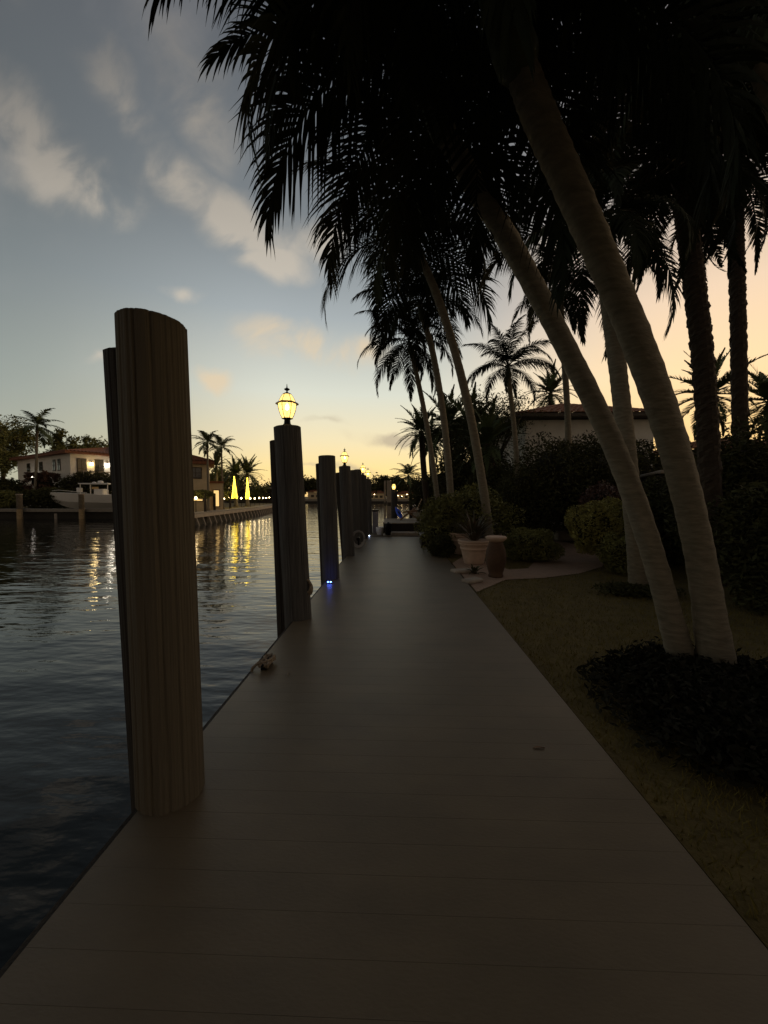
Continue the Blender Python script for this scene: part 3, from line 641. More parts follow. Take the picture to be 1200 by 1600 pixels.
_, p2, r2 = pot('terracotta pot standing behind and left of the front pot', 725, 868, 42, 34)
_, p3, r3 = pot('low terracotta pot partly hidden behind the brown urn', 768, 862, 36, 26)
def straps(label, c, n, ln, m, seed, wd=.03, group='spiky potted plants', e=(1.4, .5)):
    rs = np.random.default_rng(seed); b = MB(); t = thing('strap_leaf_plant', label, 'plant', c, group)
    for j in range(n):
        a = j*2.4+rs.uniform(-.3, .3); el = rs.uniform(e[1], e[0]); l = ln*rs.uniform(.6, 1.1); p = Vector(c)+Vector((math.cos(a), math.sin(a), 0))*.03; vs = []
        sd_ = Vector((-math.sin(a), math.cos(a), 0))
        for k in range(7):
            s = k/6; w_ = wd*(.5+s*1.2 if s < .4 else .98*(1-((s-.4)/.6)**2)+.02)*.5; vs += [p+sd_*w_+Vector((0,0,w_*.4)), p, p-sd_*w_+Vector((0,0,w_*.4))]
            th = el-1.3*s*s*rs.uniform(.6, 1.2); p = p+Vector((math.cos(a)*math.cos(th), math.sin(a)*math.cos(th), math.sin(th)))*l/6
        b.add(vs, [(3*k+q, 3*k+q+1, 3*k+q+4, 3*k+q+3) for k in range(6) for q in (0, 1)])
    b.build('leaves', m, t, True)
    MB().lathe((c[0], c[1], c[2]-.03), [(.05,0),(.045,.06),(.02,.12)], 8).build('stem', twig, t, True); return t
straps('reddish strap leaved plant growing in the front terracotta pot', p1, 95, .85, leafH, 1, .04)
straps('strap leaved plant growing in the pot behind left', p2, 70, .75, leafD, 2, .035)
straps('small plant growing in the pot behind the urn', p3, 30, .35, leafD, 3, .03)
g0 = gnd(741, 897, -.03); straps('small agave on the ground before the front pot', (g0.x, g0.y, -.01), 22, .22, leafE, 4, .035, e=(1.2, .2))
g0 = gnd(777, 904, -.03); c = (g0.x, g0.y+.12, -.018); t = thing('tall_urn', 'tall dark brown clay urn beside the front terracotta pot', 'urn', c)
MB().lathe(c, [(.13,0),(.14,.03),(.125,.06),(.15,.14),(.185,.28),(.19,.40),(.17,.52),(.135,.62),(.125,.66)], 36).build('body', terrad, t, True)
MB().lathe(c, [(.125,.66),(.16,.69),(.19,.72),(.195,.75),(.17,.765),(.13,.75)], 36).build('rim', terra, t, True)
for k, (px, py, w_, d_) in enumerate(((722, 893, .42, .24), (738, 908, .36, .22))):
    g0 = gnd(px, py); tag(MB().box((g0.x, g0.y, .01), (w_, d_, .07), .3+.3*k, bev=.02).build('edging_stone', stone), ('pale edging stone nearer the dock edge left of the agave', 'pale edging stone at the corner of the brick path')[k], 'stone', 'pale edging stones')
g0 = gnd(836, 832); tag(MB().box((g0.x, 13.2, .14), (.6, .35, .30), .1, bev=.03).box((g0.x, 13.2, .31), (.66, .41, .05), .1, bev=.01).build('stone_block', stone), 'pale stone block behind the rounded bush', 'stone block')
c = at(665, 856, 11.9); t = thing('planter_box', 'low dark planter box standing on the dock edge under the shrub', 'planter', (.98, 11.8, 0))
MB().box((.98, 11.8, .16), (.46, .9, .30), bev=.01).build('box_body', wood_dark, t); MB().box((.98, 11.8, .325), (.52, .96, .03), bev=.008).build('rim', framem, t)

# ------------------------------------------------------------------ house on our bank
hx0, hx1, hy0, hy1, hz = 6.6, 13.0, 20.0, 30.0, 5.05
HZ = .33
t = thing('garden_house', 'low house with a red tiled hip roof behind the dark shrubs', 'house', (hx0, hy0, -.03))
MB().box(((hx0+hx1)/2, (hy0+hy1)/2, 2.66), (hx1-hx0, hy1-hy0, 5.42)).build('wall', stucco, t)
def hip(b, x0, x1, y0, y1, z, h, ov, ncol=60, tile=.13):
    X0, X1, Y0, Y1 = x0-ov, x1+ov, y0-ov, y1+ov; hw = min(X1-X0, Y1-Y0)/2
    def H(x, y): return z + h*min(min(x-X0, X1-x, y-Y0, Y1-y)/hw, 1)
    # corrugated tile rows: each slope as barrel strips running up the slope
    for side in range(4):
        Ls = (X1-X0) if side in (0, 2) else (Y1-Y0); n = int(Ls/tile/1.0)
        for i in range(n):
            u0, u1 = i*Ls/n, (i+1)*Ls/n; um = (u0+u1)/2; lim = min(um, Ls-um, hw)
            if lim < .02: continue
            ms = max(2, int(lim/.45))
            for j in range(ms):
                s0, s1 = j*lim/ms, (j+1)*lim/ms
                vs = []
                for s, lift in ((s0, .035), (s1, .0)):
                    for uu, dz_ in ((u0, 0), (um-(u1-u0)*.2, .04), (um+(u1-u0)*.2, .04), (u1, 0)):
                        x, y_ = {0: (X0+uu, Y0+s), 2: (X0+uu, Y1-s), 1: (X1-s, Y0+uu), 3: (X0+s, Y0+uu)}[side]
                        vs.append((x, y_, z+h*s/hw+dz_+lift))
                b.add(vs, [(0,1,5,4),(1,2,6,5),(2,3,7,6),(0,3,2,1)])
b = MB(); hip(b, hx0, hx1, hy0, hy1, 5.58, 1.35, .75, tile=.26); b.build('roof', tilem, t)
MB().box(((hx0+hx1)/2, (hy0+hy1)/2, 5.50), (hx1-hx0+1.4, hy1-hy0+1.4, .16)).build('fascia', framem, t)
for k in range(2):
    wx = 8.0+3.0*k; f = MB().box((wx, hy0-.02, 3.1), (1.2, .06, 1.3)).build('window', framem, t); MB().box((wx, hy0-.06, 3.1), (1.0, .02, 1.1)).build('pane', glassd, f)
# second low house further right behind hedges
t = thing('garden_house', 'dark low building hidden behind hedges at the far right', 'house', (16, 22, -.03))
MB().box((21, 26, 2.0), (9, 8, 4.0)).build('wall', framem, t); b = MB(); hip(b, 16.5, 25.5, 22, 30, 4.05, 1.2, .6, tile=.35); b.build('roof', tilem, t)
# pavilion roof seen left through the palms
t = thing('garden_house', 'small gabled outbuilding behind the slender palms', 'house', (3.9, 24, -.03))
MB().box((6.2, 26, 1.5), (4.2, 4, 3.0)).build('wall', stuccoy, t); b = MB(); hip(b, 4.1, 8.3, 24, 28, 3.0, 1.2, .4, tile=.3); b.build('roof', tilem, t)
# garden wall with pale coping
t = thing('garden_wall', 'dark garden wall with a pale coping running back behind the leaning trunks', 'wall', (7, 10, -.03))
a_, b__ = Vector((7.6, 11.0)), Vector((11.4, 20.5)); dvec = b__-a_; ang = math.atan2(dvec.y, dvec.x); mm = (a_+b__)/2
MB().box((mm.x, mm.y, 1.05), (dvec.length, .25, 2.16), ang).build('wall', framem, t); MB().box((mm.x, mm.y, 2.18), (dvec.length+.1, .42, .10), ang, bev=.02).build('coping', stone, t)
# boundary hedges beyond so the garden closes
for i, (x, y_, rx, ry, z) in enumerate(((15, 17, 3.0, 1.6, 3.2), (12, 31, 5, 2, 3.6), (20, 14, 3, 3, 3.6), (13, 11, 2.2, 2.2, 2.9), (10, 5.5, 2, 2.5, 2.9), (9.5, 1.0, 2, 2.2, 2.7))):
    shrub(('tall boundary hedge beyond the coping wall', 'hedge closing the garden behind the tiled house', 'boundary hedge at the far right under the feathery palm', 'hedge behind the rough dark trunk', 'hedge beside the lawn at the right edge', 'hedge to the right of the camera')[i],
          (x, y_, z/2), (rx, ry, z/2), leafE, 12000, .09, 40+i, 'boundary hedges of the garden', name='hedge', cat='hedge')

# ------------------------------------------------------------------ small things on the dock
def disk_light(label, px, py, m, mt):
    g0 = gnd(px, py); t = thing('deck_light', label, 'deck light', (g0.x, g0.y, 0), 'solar lights set on the dock edge')
    MB().lathe((g0.x, g0.y, 0), [(.06,0),(.06,.012),(.05,.018),(.02,.02)], 18).build('housing', black, t, True); q = MB()
    for k in range(2 if m is blued else 1): q.lathe((g0.x+(-.022+.044*k if m is blued else 0), g0.y-.02, .018), [(.013,0),(.013,.010),(.006,.014)], 10)
    q.build('diode', m, t, True)
    ld = bpy.data.lights.new('glow', 'POINT'); ld.energy = .22 if m is blued else .1; ld.color = (.08, .15, 1) if m is blued else (.5, .6, 1); ld.shadow_soft_size = .02
    l = bpy.data.objects.new('glow', ld); COL.objects.link(l); l.parent = t; l.location = (0, -.02, .07)
disk_light('small blue deck light on the dock edge by the bare piling', 515, 911, blued, 0)
disk_light('small whitish deck light at the far end of the dock', 577, 838, bluec, 0)
# rope hook on the lantern piling and cleat
b = MB(); c = at(481, 915, 4.62)
for k in range(4): b.tube([(c.x+.035*math.cos(q*.5236)+.005*k, c.y-.01+.012*k, c.z+.075*math.sin(q*.5236)-.015*k) for q in range(13)], .011, 7)
tag(b.build('rope_coil', rope, None, True, origin=c), 'short coil of tan rope hung on the nearest lantern piling', 'rope')
c = gnd(417, 1041); c.x = max(c.x, -1.19); t = thing('dock_cleat', 'small metal cleat on the dock edge between the two nearest pilings', 'cleat', c)
MB().box((c.x, c.y, .01), (.06, .16, .018), bev=.004).build('foot', black, t); MB().tube([(c.x, c.y-.13, .055), (c.x, c.y-.06, .05), (c.x, c.y+.06, .05), (c.x, c.y+.13, .055)], [.009,.014,.014,.009], 8).tube([(c.x, c.y-.04, .01), (c.x, c.y-.04, .05)], .012, 8).tube([(c.x, c.y+.04, .01), (c.x, c.y+.04, .05)], .012, 8).build('horns', black, t, True)
b = MB(); pts = []
for q in range(60):
    s = q/59; pts.append((c.x+.045*math.sin(q*.9), c.y+.10*math.sin(q*.55), .03+.035*s))
pts += [(c.x-.05, c.y-.05, .06), (c.x-.10, c.y-.08, .02), (c.x-.13, c.y-.10, -.2), (c.x-.14, c.y-.1, -.7)]
b.tube(pts, .012, 6); tag(b.build('mooring_rope', rope, None, True, origin=c), 'mooring rope wound on the cleat and dropping over the dock edge', 'rope')
# hose loops past the second lantern pile
c = at(560, 842, 11.0); t = thing('hose_reel', 'coiled pale garden hose hung at the fourth piling', 'hose', (c.x, c.y, 0)); b = MB()
for k in range(5): b.tube([(c.x+.0+(.20-.012*k)*math.cos(q*.2618), c.y-.06+.03*k, .27+(.24-.012*k)*math.sin(q*.2618)) for q in range(25)], .010, 6)
b.build('hose', hose, t, True); MB().tube([(c.x, c.y-.09, .27), (c.x, c.y+.10, .27)], .05, 10).box((c.x, c.y+.07, .14), (.05, .04, .28)).build('bracket', black, t)
c = (gnd(586, 833).x+.02, 15.4, 0); t = thing('dock_pedestal', 'lavender grey dock power pedestal past the last lantern piling', 'pedestal', c)
MB().box((c[0], c[1], .44), (.22, .22, .88), bev=.01).build('body', greyp, t); MB().box((c[0], c[1], .92), (.27, .27, .07), bev=.02).build('cap', framem, t)
# raised platform with its things
t = thing('raised_platform', 'raised pale topped wooden platform beyond the end of the dock', 'platform', (.25, 16.9, 0))
b = MB()
for k in range(22): b.box((.22, 15.35+.14*k+.07, .41), (1.5, .134, .035))
b.build('top_boards', mat('pale_board', (.34, .29, .23), .8, vscale=3), t); MB().box((.22, 15.37, .2), (1.46, .03, .38)).box((-.5, 16.9, .2), (.03, 3, .38)).box((.95, 16.9, .2), (.03, 3, .38)).build('skirt', wood_dark, t)
tag(MB().box((.35, 14.75, .06), (1.1, .55, .12), bev=.02).build('dock_step', MATS['pale_board'], None, origin=(.35, 14.75, 0)), 'pale low step at the foot of the raised platform', 'step')
g = MB().box((0.0, 16.6, -.02), (2.5, 4.55, .08)).build('second_dock', deckm); g['kind'] = 'structure'; g['label'] = 'next stretch of dock past the step'
c = (-.62, 14.75, 0); t = thing('bucket', 'white bucket standing left of the pale step', 'bucket', c); MB().lathe(c, [(.12,0),(.15,.28),(.155,.30),(.14,.30),(.12,.04)], 20).build('body', white, t, True)
MB().tube([(c[0]+.15*math.cos(q*.3927), c[1], .30+.13*math.sin(q*.3927)) for q in range(9)], .006, 5).build('handle', black, t)
c = (-.3, 14.7, 0); t = thing('waste_bin', 'small black bin between the white bucket and the step', 'bin', c); MB().lathe(c, [(.11,0),(.14,.40),(.15,.42),(.12,.46),(.03,.48)], 18).build('body', black, t, True); MB().box((c[0], c[1], .49), (.08, .03, .03)).build('handle', black, t)
# lift posts
for k, (px, w_, lb) in enumerate(((601.5, .09, 'thin pale boat lift post left of the pair'), (608, .22, 'thick pale boat lift post right of the pair'))):
    q = at(px, 751, 18.9); t = thing('lift_post', lb, 'post', (q.x, q.y, WZ-.5), 'pale boat lift posts'); MB().box((q.x, q.y, (q.z+WZ-.5)/2), (w_, w_, q.z-WZ+.5), bev=.01).build('post', stone, t)
    MB().box((q.x, q.y-w_/2-.03, q.z-1.15), (w_*.8, .05, .18), bev=.01).build('bracket', framem, t)
q = at(616, 768, 19.4); piling((q.x, q.y, -3), q, .17, wood_pile2, 'dark piling beside the pale lift posts carrying a lantern', 31)
qq = copy_tree(ln); qq.location = (q.x-.02, q.y, q.z); qq['label'] = 'lit lantern beside the pale boat lift posts'; qq.scale = (.95,)*3
q = at(642, 772, 30); piling((q.x, q.y, -3), q, .13, wood_dark, 'lone dark piling in front of the curved seawall', 32)
# tapering stand-in for something lit blue, folding deck chair
c = at(625, 808, 18.0); t = thing('blue_stand_in', 'bright blue tapering stand-in for something lit blue, leaning upright against the dark lantern piling', 'blue_stand_in', (c.x, c.y, .43))
b = MB(); p0 = at(628, 811, 18.0); p1_ = at(618, 792, 18.6); b.tube([p0.lerp(p1_, s) for s in (0, .12, .3, .5, .7, .88, 1)], [.01, .07, .11, .12, .10, .06, .01], 12, True, lambda i, k, an: 1-.35*abs(math.sin(an))); b.build('hull', bluep, t, True)
MB().tube([p0.lerp(p1_, s)+Vector((0, -.12, .02)) for s in (.35, .5, .65)], [.01, .04, .01], 10).build('dark_inset', black, t, True)
t = thing('deck_chair', 'brown slatted wooden deck chair standing on the raised platform', 'chair', (.62, 17.2, .43))
b = MB()
for s in (-.28, .28):
    MB().tube([(.62-.45, 17.2+s, .43), (.62+.25, 17.2+s, .98)], .028, 6).build('leg', redbrown, t); MB().tube([(.62+.42, 17.2+s, .43), (.62-.15, 17.2+s, .82)], .028, 6).build('leg', redbrown, t)
    MB().tube([(.62-.3, 17.2+s*1.05, .78), (.62+.3, 17.2+s*1.05, .84)], .03, 6).build('armrest', redbrown, t)
for k in range(7): b.box((.62-.3+.09*k, 17.2, .70+.012*k), (.07, .56, .02))
b.build('seat', redbrown, t); b = MB()
for k in range(7): b.box((.62+.27+.04*k, 17.2, .80+.09*k), (.02, .56, .075))
b.build('backrest', redbrown, t)
# curved seawall cap on our own bank
t = thing('seawall', 'pale capped seawall curving along our bank past the dock', 'seawall', (3, 30, -.03)); ep = own[1:11]
def wallstrip(t, ep, z0, z1, w, name, m, out=0):
    b = MB()
    for p, q in zip(ep[:-1], ep[1:]):
        p = Vector(p); q = Vector(q); d = q-p; b.box(((p.x+q.x)/2+out, (p.y+q.y)/2, (z0+z1)/2), (d.length+w*.8, w, z1-z0), math.atan2(d.y, d.x))
    return b.build(name, m, t)
wallstrip(t, ep, -1.9, .16, .22, 'face', mat('brown_seawall', (.13, .105, .07), .85, vscale=2), -.10); wallstrip(t, ep, .162, .27, .5, 'cap', stone, -.05)

# ------------------------------------------------------------------ bank across the canal, left part
t = thing('seawall', 'pale capped seawall with dark face in front of the white house across the canal', 'seawall', (-45, 43, -.1))
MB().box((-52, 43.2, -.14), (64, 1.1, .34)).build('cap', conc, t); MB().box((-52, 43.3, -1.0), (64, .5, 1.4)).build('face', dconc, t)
for i, (px, py) in enumerate(((30, 773), (127, 773))):
    q = at(px, py, 42.2); tag(MB().lathe((q.x, q.y, -2.5), [(.30, 0), (.27, q.z+2.45), (.32, q.z+2.46), (.32, q.z+2.6)], 14).build('mooring_post', stone, None, True, origin=(q.x, q.y, -2.5)), ('pale capped mooring post at the far left of the opposite seawall', 'pale mooring post in front of the white boat')[i], 'post', 'pale mooring posts across the canal')
q = at(87, 804, 42.2); tag(MB().tube([(q.x, q.y, -2.5), (q.x, q.y, q.z+.1)], .13, 10).build('mooring_post', stone, None, origin=(q.x, q.y, -2.5)), 'short pale post low on the opposite seawall between two taller posts', 'post')
# boat
bt = thing('motor_boat', 'white center console motor boat with a hard top moored across the canal', 'boat', (-33, 46, -.6))
by = 46.0; X = lambda px: at(px, 780, by).x; Z = lambda py: at(100, py, by).z
def hull():
    n = 14; xs = [X(78)+(X(215)-X(78))*i/n for i in range(n+1)]; vs = []; b = MB()
    for i, x in enumerate(xs):
        s = i/n; w = 1.35*min(1, (s*2.6)**.6+.02); deck = Z(769)-(.35*min(1, s*1.3)); keel = Z(795)+ (1-min(1, s*3))**2*1.2
        for yy, zz in ((0, keel), (-w*.72, keel+(deck-keel)*.45), (-w, deck), (0, deck+.03), (w, deck), (w*.72, keel+(deck-keel)*.45)): vs.append((x, by+yy, zz))
    fs = [(i*6+k, i*6+(k+1)%6, (i+1)*6+(k+1)%6, (i+1)*6+k) for i in range(n) for k in range(6)] + [tuple(range(5,-1,-1)), tuple(n*6+k for k in range(6))]
    return b.add(vs, fs)
hull().build('hull', white, bt)
MB().tube([(X(80)+.1, by-1.38*0, Z(767)), (X(105), by-1.2, Z(766)), (X(150), by-1.36, Z(770))], .03, 6).build('bow_rail', white, bt)
MB().box(((X(132)+X(178))/2, by, Z(756)), (X(178)-X(132), 1.9, .13), bev=.04).build('hard_top', white, bt)
for px, dxx in ((134, 0), (176, 0)):
    for s in (-.8, .8): MB().tube([(X(px), by+s, Z(778)), (X(px), by+s*.95, Z(756))], .05, 6).build('top_post', white, bt)
MB().box(((X(150)+X(172))/2-.2, by, Z(771)), (1.2, 1.0, 1.1), bev=.1).build('console', white, bt)
MB().box((X(150)-.1, by-.0, Z(764)), (.1, 1.1, .55), 0, bev=.02).build('windscreen', glassd, bt)
MB().lathe((X(158), by, Z(754.8)), [(.30,0),(.32,.12),(.24,.26),(.02,.30)], 14).lathe((X(148), by, Z(754.8)), [(.2,0),(.22,.1),(.02,.16)], 12).build('radar_dome', white, bt, True)
MB().box((X(131), by-.6, Z(766)), (.5, .5, .6), bev=.08).build('leaning_post', white, bt)
# hedges and trees at the left
GL = 'hedges and shrubs across the canal'
def fshrub(label, px, y0, y1, w, Y, m=leafE, dep=1.6, seed=0, n=4000, size=.16, box=False):
    return shrub_px(label, px, y0, y1, w, Y, m, dep=dep, seed=seed, n=n, size=size, group=GL, box=box, name='hedge', cat='hedge')
fshrub('big rounded dark hedge behind the white boat', 140, 738, 776, 110, 50.5, seed=51, dep=1.5)
fshrub('reddish dark square hedge at the corner of the white house', 66, 738, 772, 38, 49.5, leafG, seed=52, dep=1.2, box=True)
fshrub('black thicket at the left edge across the canal', 0, 748, 792, 70, 48.5, seed=53, n=7000)
fshrub('low dark shrubs behind the opposite seawall', 75, 763, 795, 90, 46.8, seed=54)
fshrub('low dark shrub left of the pale mooring post', 10, 768, 796, 40, 45.5, leafD, seed=55)
fshrub('low hedge below the cream house', 316, 766, 779, 30, 36.5, leafD, seed=56, dep=.8, size=.07)
fshrub('hedge under the bushy date palms across the canal', 352, 768, 782, 36, 52, leafD, seed=57, size=.09)
GLT = 'trees across the canal'
broad_tree('heavy dark tree at the left edge across the canal', 2, 650, 72, 80, GLT, .6, n=9000, k=50, size=.30, seed=11, m=leafD)
broad_tree('dark tree behind the left end of the white house', -45, 655, 62, 110, GLT, .7, n=8000, k=50, size=.3, seed=12, m=leafD)
broad_tree('rounded tree showing over the middle of the white house roof', 98, 672, 70, 46, GLT, .6, n=5000, k=30, size=.3, seed=13, m=leafD)
broad_tree('tree showing over the right end of the white house roof', 140, 682, 74, 60, GLT, .6, n=5000, k=30, size=.3, seed=14, m=leafD)
broad_tree('dark tree behind the bushy date palms, left of the lantern piling', 345, 735, 82, 60, GLT, .7, n=4000, k=30, size=.3, seed=15, m=leafD)
broad_tree('low dark tree at the tip of the opposite bank', 404, 760, 92, 40, GLT, .8, n=3000, k=24, size=.3, seed=16, m=leafD)
def fpalm(label, px, py, Y, Ln, kind, dxb=0, r=.18, seed=0, nf=20, zb=-.1):
    hub = at(px, py, Y); palm(label, [(hub.x+dxb, hub.y, zb), (hub.x+dxb*.4, hub.y, hub.z*.5), (hub.x, hub.y, hub.z)], r, r*.75, kind, nf, Ln, 'palms across the canal', seed, bm=bark, shaftlen=.6 if kind == 'farcoco' else 0, single=True)
fpalm('coconut palm in front of the white house roof', 58, 672, 48.5, 3.4, 'farcoco', -.8, seed=61, nf=15)
fpalm('taller of the two coconut palms over the cream house', 324, 700, 39, 2.0, 'farcoco', 0, .13, 62, 16)
fpalm('right hand coconut palm beside the cream house', 346, 706, 44, 2.3, 'farcoco', .1, .13, 63, 16)
fpalm('left bushy date palm behind the lit cone trees', 368, 740, 58, 2.8, 'fardate', 0, .3, 64, 40)
fpalm('right bushy date palm behind the lit cone trees', 386, 740, 60, 3.2, 'fardate', 0, .3, 65, 44)
fpalm('small palm behind the cream house', 338, 728, 50, 2.2, 'fardate', 0, .2, 66, 30)
fpalm('tall palm hidden behind the brown piling', 250, 690, 46, 2.6, 'farcoco', 0, .16, 67, 16)
# white two storey house
def rotbox(b, o, ex, ey, x0, x1, y0, y1, z0, z1):
    vs = [o+ex*x+ey*y_+Vector((0,0,z)) for x in (x0,x1) for y_ in (y0,y1) for z in (z0,z1)]
    b.add(vs, [(0,1,3,2),(4,6,7,5),(0,4,5,1),(2,3,7,6),(0,2,6,4),(1,5,7,3)])
O = Vector((-43.3, 50.0, 0)); ex = Vector((.5, .866, 0)).normalized(); ey = Vector((-.866, .5, 0)).normalized()
ht = thing('waterfront_house', 'white two storey house with a red tiled roof across the canal', 'house', O)
b = MB(); rotbox(b, O, ex, ey, 0, 15, 0, 20, -.1, 7.2); b.build('wall', stucco, ht)
def rot_roof(b, O, ex, ey, Lx, Ly, z, h, ov, ncol=26):
    A = [(-ov,-ov),(Lx+ov,-ov),(Lx+ov,Ly+ov),(-ov,Ly+ov)]; hw = (min(Lx, Ly)+2*ov)/2
    if Lx >= Ly: r0, r1 = (hw-ov, Ly/2), (Lx+ov-hw, Ly/2)
    else: r0, r1 = (Lx/2, hw-ov), (Lx/2, Ly+ov-hw)
    P = lambda a, zz: O+ex*a[0]+ey*a[1]+Vector((0,0,zz))
    c = [P(a, z) for a in A]; R0 = P(r0, z+h); R1 = P(r1, z+h)
    quads = [(c[0], c[1], R1, R0), (c[1], c[2], R1, R1), (c[2], c[3], R0, R1), (c[3], c[0], R0, R0)] if Lx >= Ly else [(c[0], c[1], R0, R0), (c[1], c[2], R1, R0), (c[2], c[3], R1, R1), (c[3], c[0], R0, R1)]
    for a0, a1, b1, b0 in quads:
        for i in range(ncol):
            s0, s1 = i/ncol, (i+1)/ncol; sm = (s0+s1)/2; up = Vector((0,0,.12))
            b.add([a0.lerp(a1, s0), a0.lerp(a1, sm)+up, a0.lerp(a1, s1), b0.lerp(b1, s1), b0.lerp(b1, sm)+up, b0.lerp(b1, s0)], [(0,1,4,5),(1,2,3,4)])
    b.add([x-Vector((0,0,.28)) for x in c]+[x for x in c], [(3,2,1,0),(0,1,5,4),(1,2,6,5),(2,3,7,6),(3,0,4,7)])
b = MB(); rot_roof(b, O, ex, ey, 15, 20, 7.45, 1.7, .8, 40); b.build('roof', tilef, ht)
def wdw(house, O, ex, ey, x0, x1, z0, z1, side, nm='window', mull=True, pane=None):
    b = MB(); p = MB()
    if side == 'x': rotbox(b, O, ex, ey, x0, x1, -.06, .02, z0, z1); rotbox(p, O, ex, ey, x0+.1, x1-.1, -.09, -.062, z0+.1, z1-.1)
    else: rotbox(b, O, ex, ey, -.06, .02, x0, x1, z0, z1); rotbox(p, O, ex, ey, -.09, -.062, x0+.1, x1-.1, z0+.1, z1-.1)
    f = b.build(nm, framem, house); p.build('pane', pane or glassd, f)
    if mull:
        b = MB(); xm = (x0+x1)/2
        for q in ((xm-.03, xm+.03, z0+.1, z1-.1), (x0+.1, x1-.1, (z0+z1)/2-.03, (z0+z1)/2+.03)):
            if side == 'x': rotbox(b, O, ex, ey, q[0], q[1], -.12, -.092, q[2], q[3])
            else: rotbox(b, O, ex, ey, -.12, -.092, q[0], q[1], q[2], q[3])
        b.build('muntin', framem, f)
for y0 in (1.9, 3.6): wdw(ht, O, ex, ey, y0+1.2, y0+2.2, 5.0, 6.6, 'y')
wdw(ht, O, ex, ey, 9.5, 10.8, 5.2, 6.5, 'y'); wdw(ht, O, ex, ey, 14.5, 15.8, 5.2, 6.5, 'y'); wdw(ht, O, ex, ey, 11.3, 12.3, 2.2, 4.2, 'y')
for x0 in (.7, 2.75, 6.2, 9.2): wdw(ht, O, ex, ey, x0, x0+1.15, 3.9, 6.6, 'x', 'french_door')
b = MB(); rotbox(b, O, ex, ey, .8, 15, -1.6, -.02, 3.55, 3.85); b.build('balcony_slab', stucco, ht)
b = MB(); rotbox(b, O, ex, ey, .8, 15, -1.6, -1.5, 4.75, 4.85)
for k in range(50): rotbox(b, O, ex, ey, .85+k*.285, .93+k*.285, -1.58, -1.52, 3.86, 4.76)
b.build('balcony_railing', stone, ht)
for x0 in (.9, 5.2, 9.8, 14.5): b = MB(); rotbox(b, O, ex, ey, x0, x0+.3, -1.55, -1.25, -.1, 3.54); b.build('balcony_column', stucco, ht)
def wall_lantern(label, p, m, e, colr, out):
    t = thing('wall_lantern', label, 'lantern', p, 'lit lanterns on the white house'); c = p + out*.25
    MB().box(c, (.30, .30, .42), bev=.04).build('globe', m, t); MB().tube([p, p+out*.12+Vector((0,0,.35)), c+Vector((0,0,.28))], .03, 5).lathe(c+Vector((0,0,.21)), [(.2,0),(.05,.14)], 6).build('bracket', black, t)
    ld = bpy.data.lights.new('lantern_light', 'POINT'); ld.energy = e; ld.color = colr; ld.shadow_soft_size = .15; l = bpy.data.objects.new('lantern_light', ld); COL.objects.link(l); l.parent = t; l.location = out*.6
wall_lantern('warm yellow lantern lighting the balcony wall of the white house', O+ex*2.32-ey*.02+Vector((0,0,5.9)), wlm, 18, (1, .72, .35), -ey)
wall_lantern('bright white lantern on the balcony wall beside the brown piling', O+ex*4.3-ey*.02+Vector((0,0,5.9)), wlm2, 14, (1, .9, .75), -ey)
wall_lantern('third white lantern at the left end of the white house', O+ey*12.6-ex*.02+Vector((0,0,4.4)), wlm2, 5, (1, .9, .8), -ex)
# cream house behind the brown piling
O2 = at(327, 740, 40); O2 = Vector((O2.x, 40, 0)); ex2 = Vector((-.9, -.436, 0)).normalized(); ey2 = Vector((-.436, .9, 0)).normalized()
h2 = thing('waterfront_house', 'cream two storey house lit by warm lamps, right of the brown piling', 'house', O2)
b = MB(); rotbox(b, O2, ex2, ey2, 0, 7, 0, 5, -.1, 4.9); b.build('wall', stuccoy, h2)
b = MB(); rot_roof(b, O2, ex2, ey2, 7, 5, 5.1, 1.0, .5, 30); b.build('roof', tilef, h2)
wdw(h2, O2, ex2, ey2, .7, 1.9, 3.3, 4.5, 'x'); wdw(h2, O2, ex2, ey2, 3.5, 4.7, 3.3, 4.5, 'x')
ym = mat('lit_window', (1, .8, .5), emit=(1, .62, .22), es=.75, bump=0)
wdw(h2, O2, ex2, ey2, .6, 2.0, .9, 1.9, 'x', 'lit_window', True, ym); wdw(h2, O2, ex2, ey2, 3.5, 5.0, .9, 1.9, 'x', 'lit_window', True, ym)
b = MB(); rotbox(b, O2, ex2, ey2, -1.3, -.02, 1.0, 4, -.1, 2.9); b.build('side_wing', stuccoy, h2)
b = MB(); rotbox(b, O2, ex2, ey2, -1.45, -.02, .8, 4.2, 2.92, 3.1); b.build('wing_roof', tilef, h2)
wdw(h2, O2+ey2*1.0, ex2, ey2, -1.0, -.3, .3, 2.2, 'x', 'arched_door', False, ym)
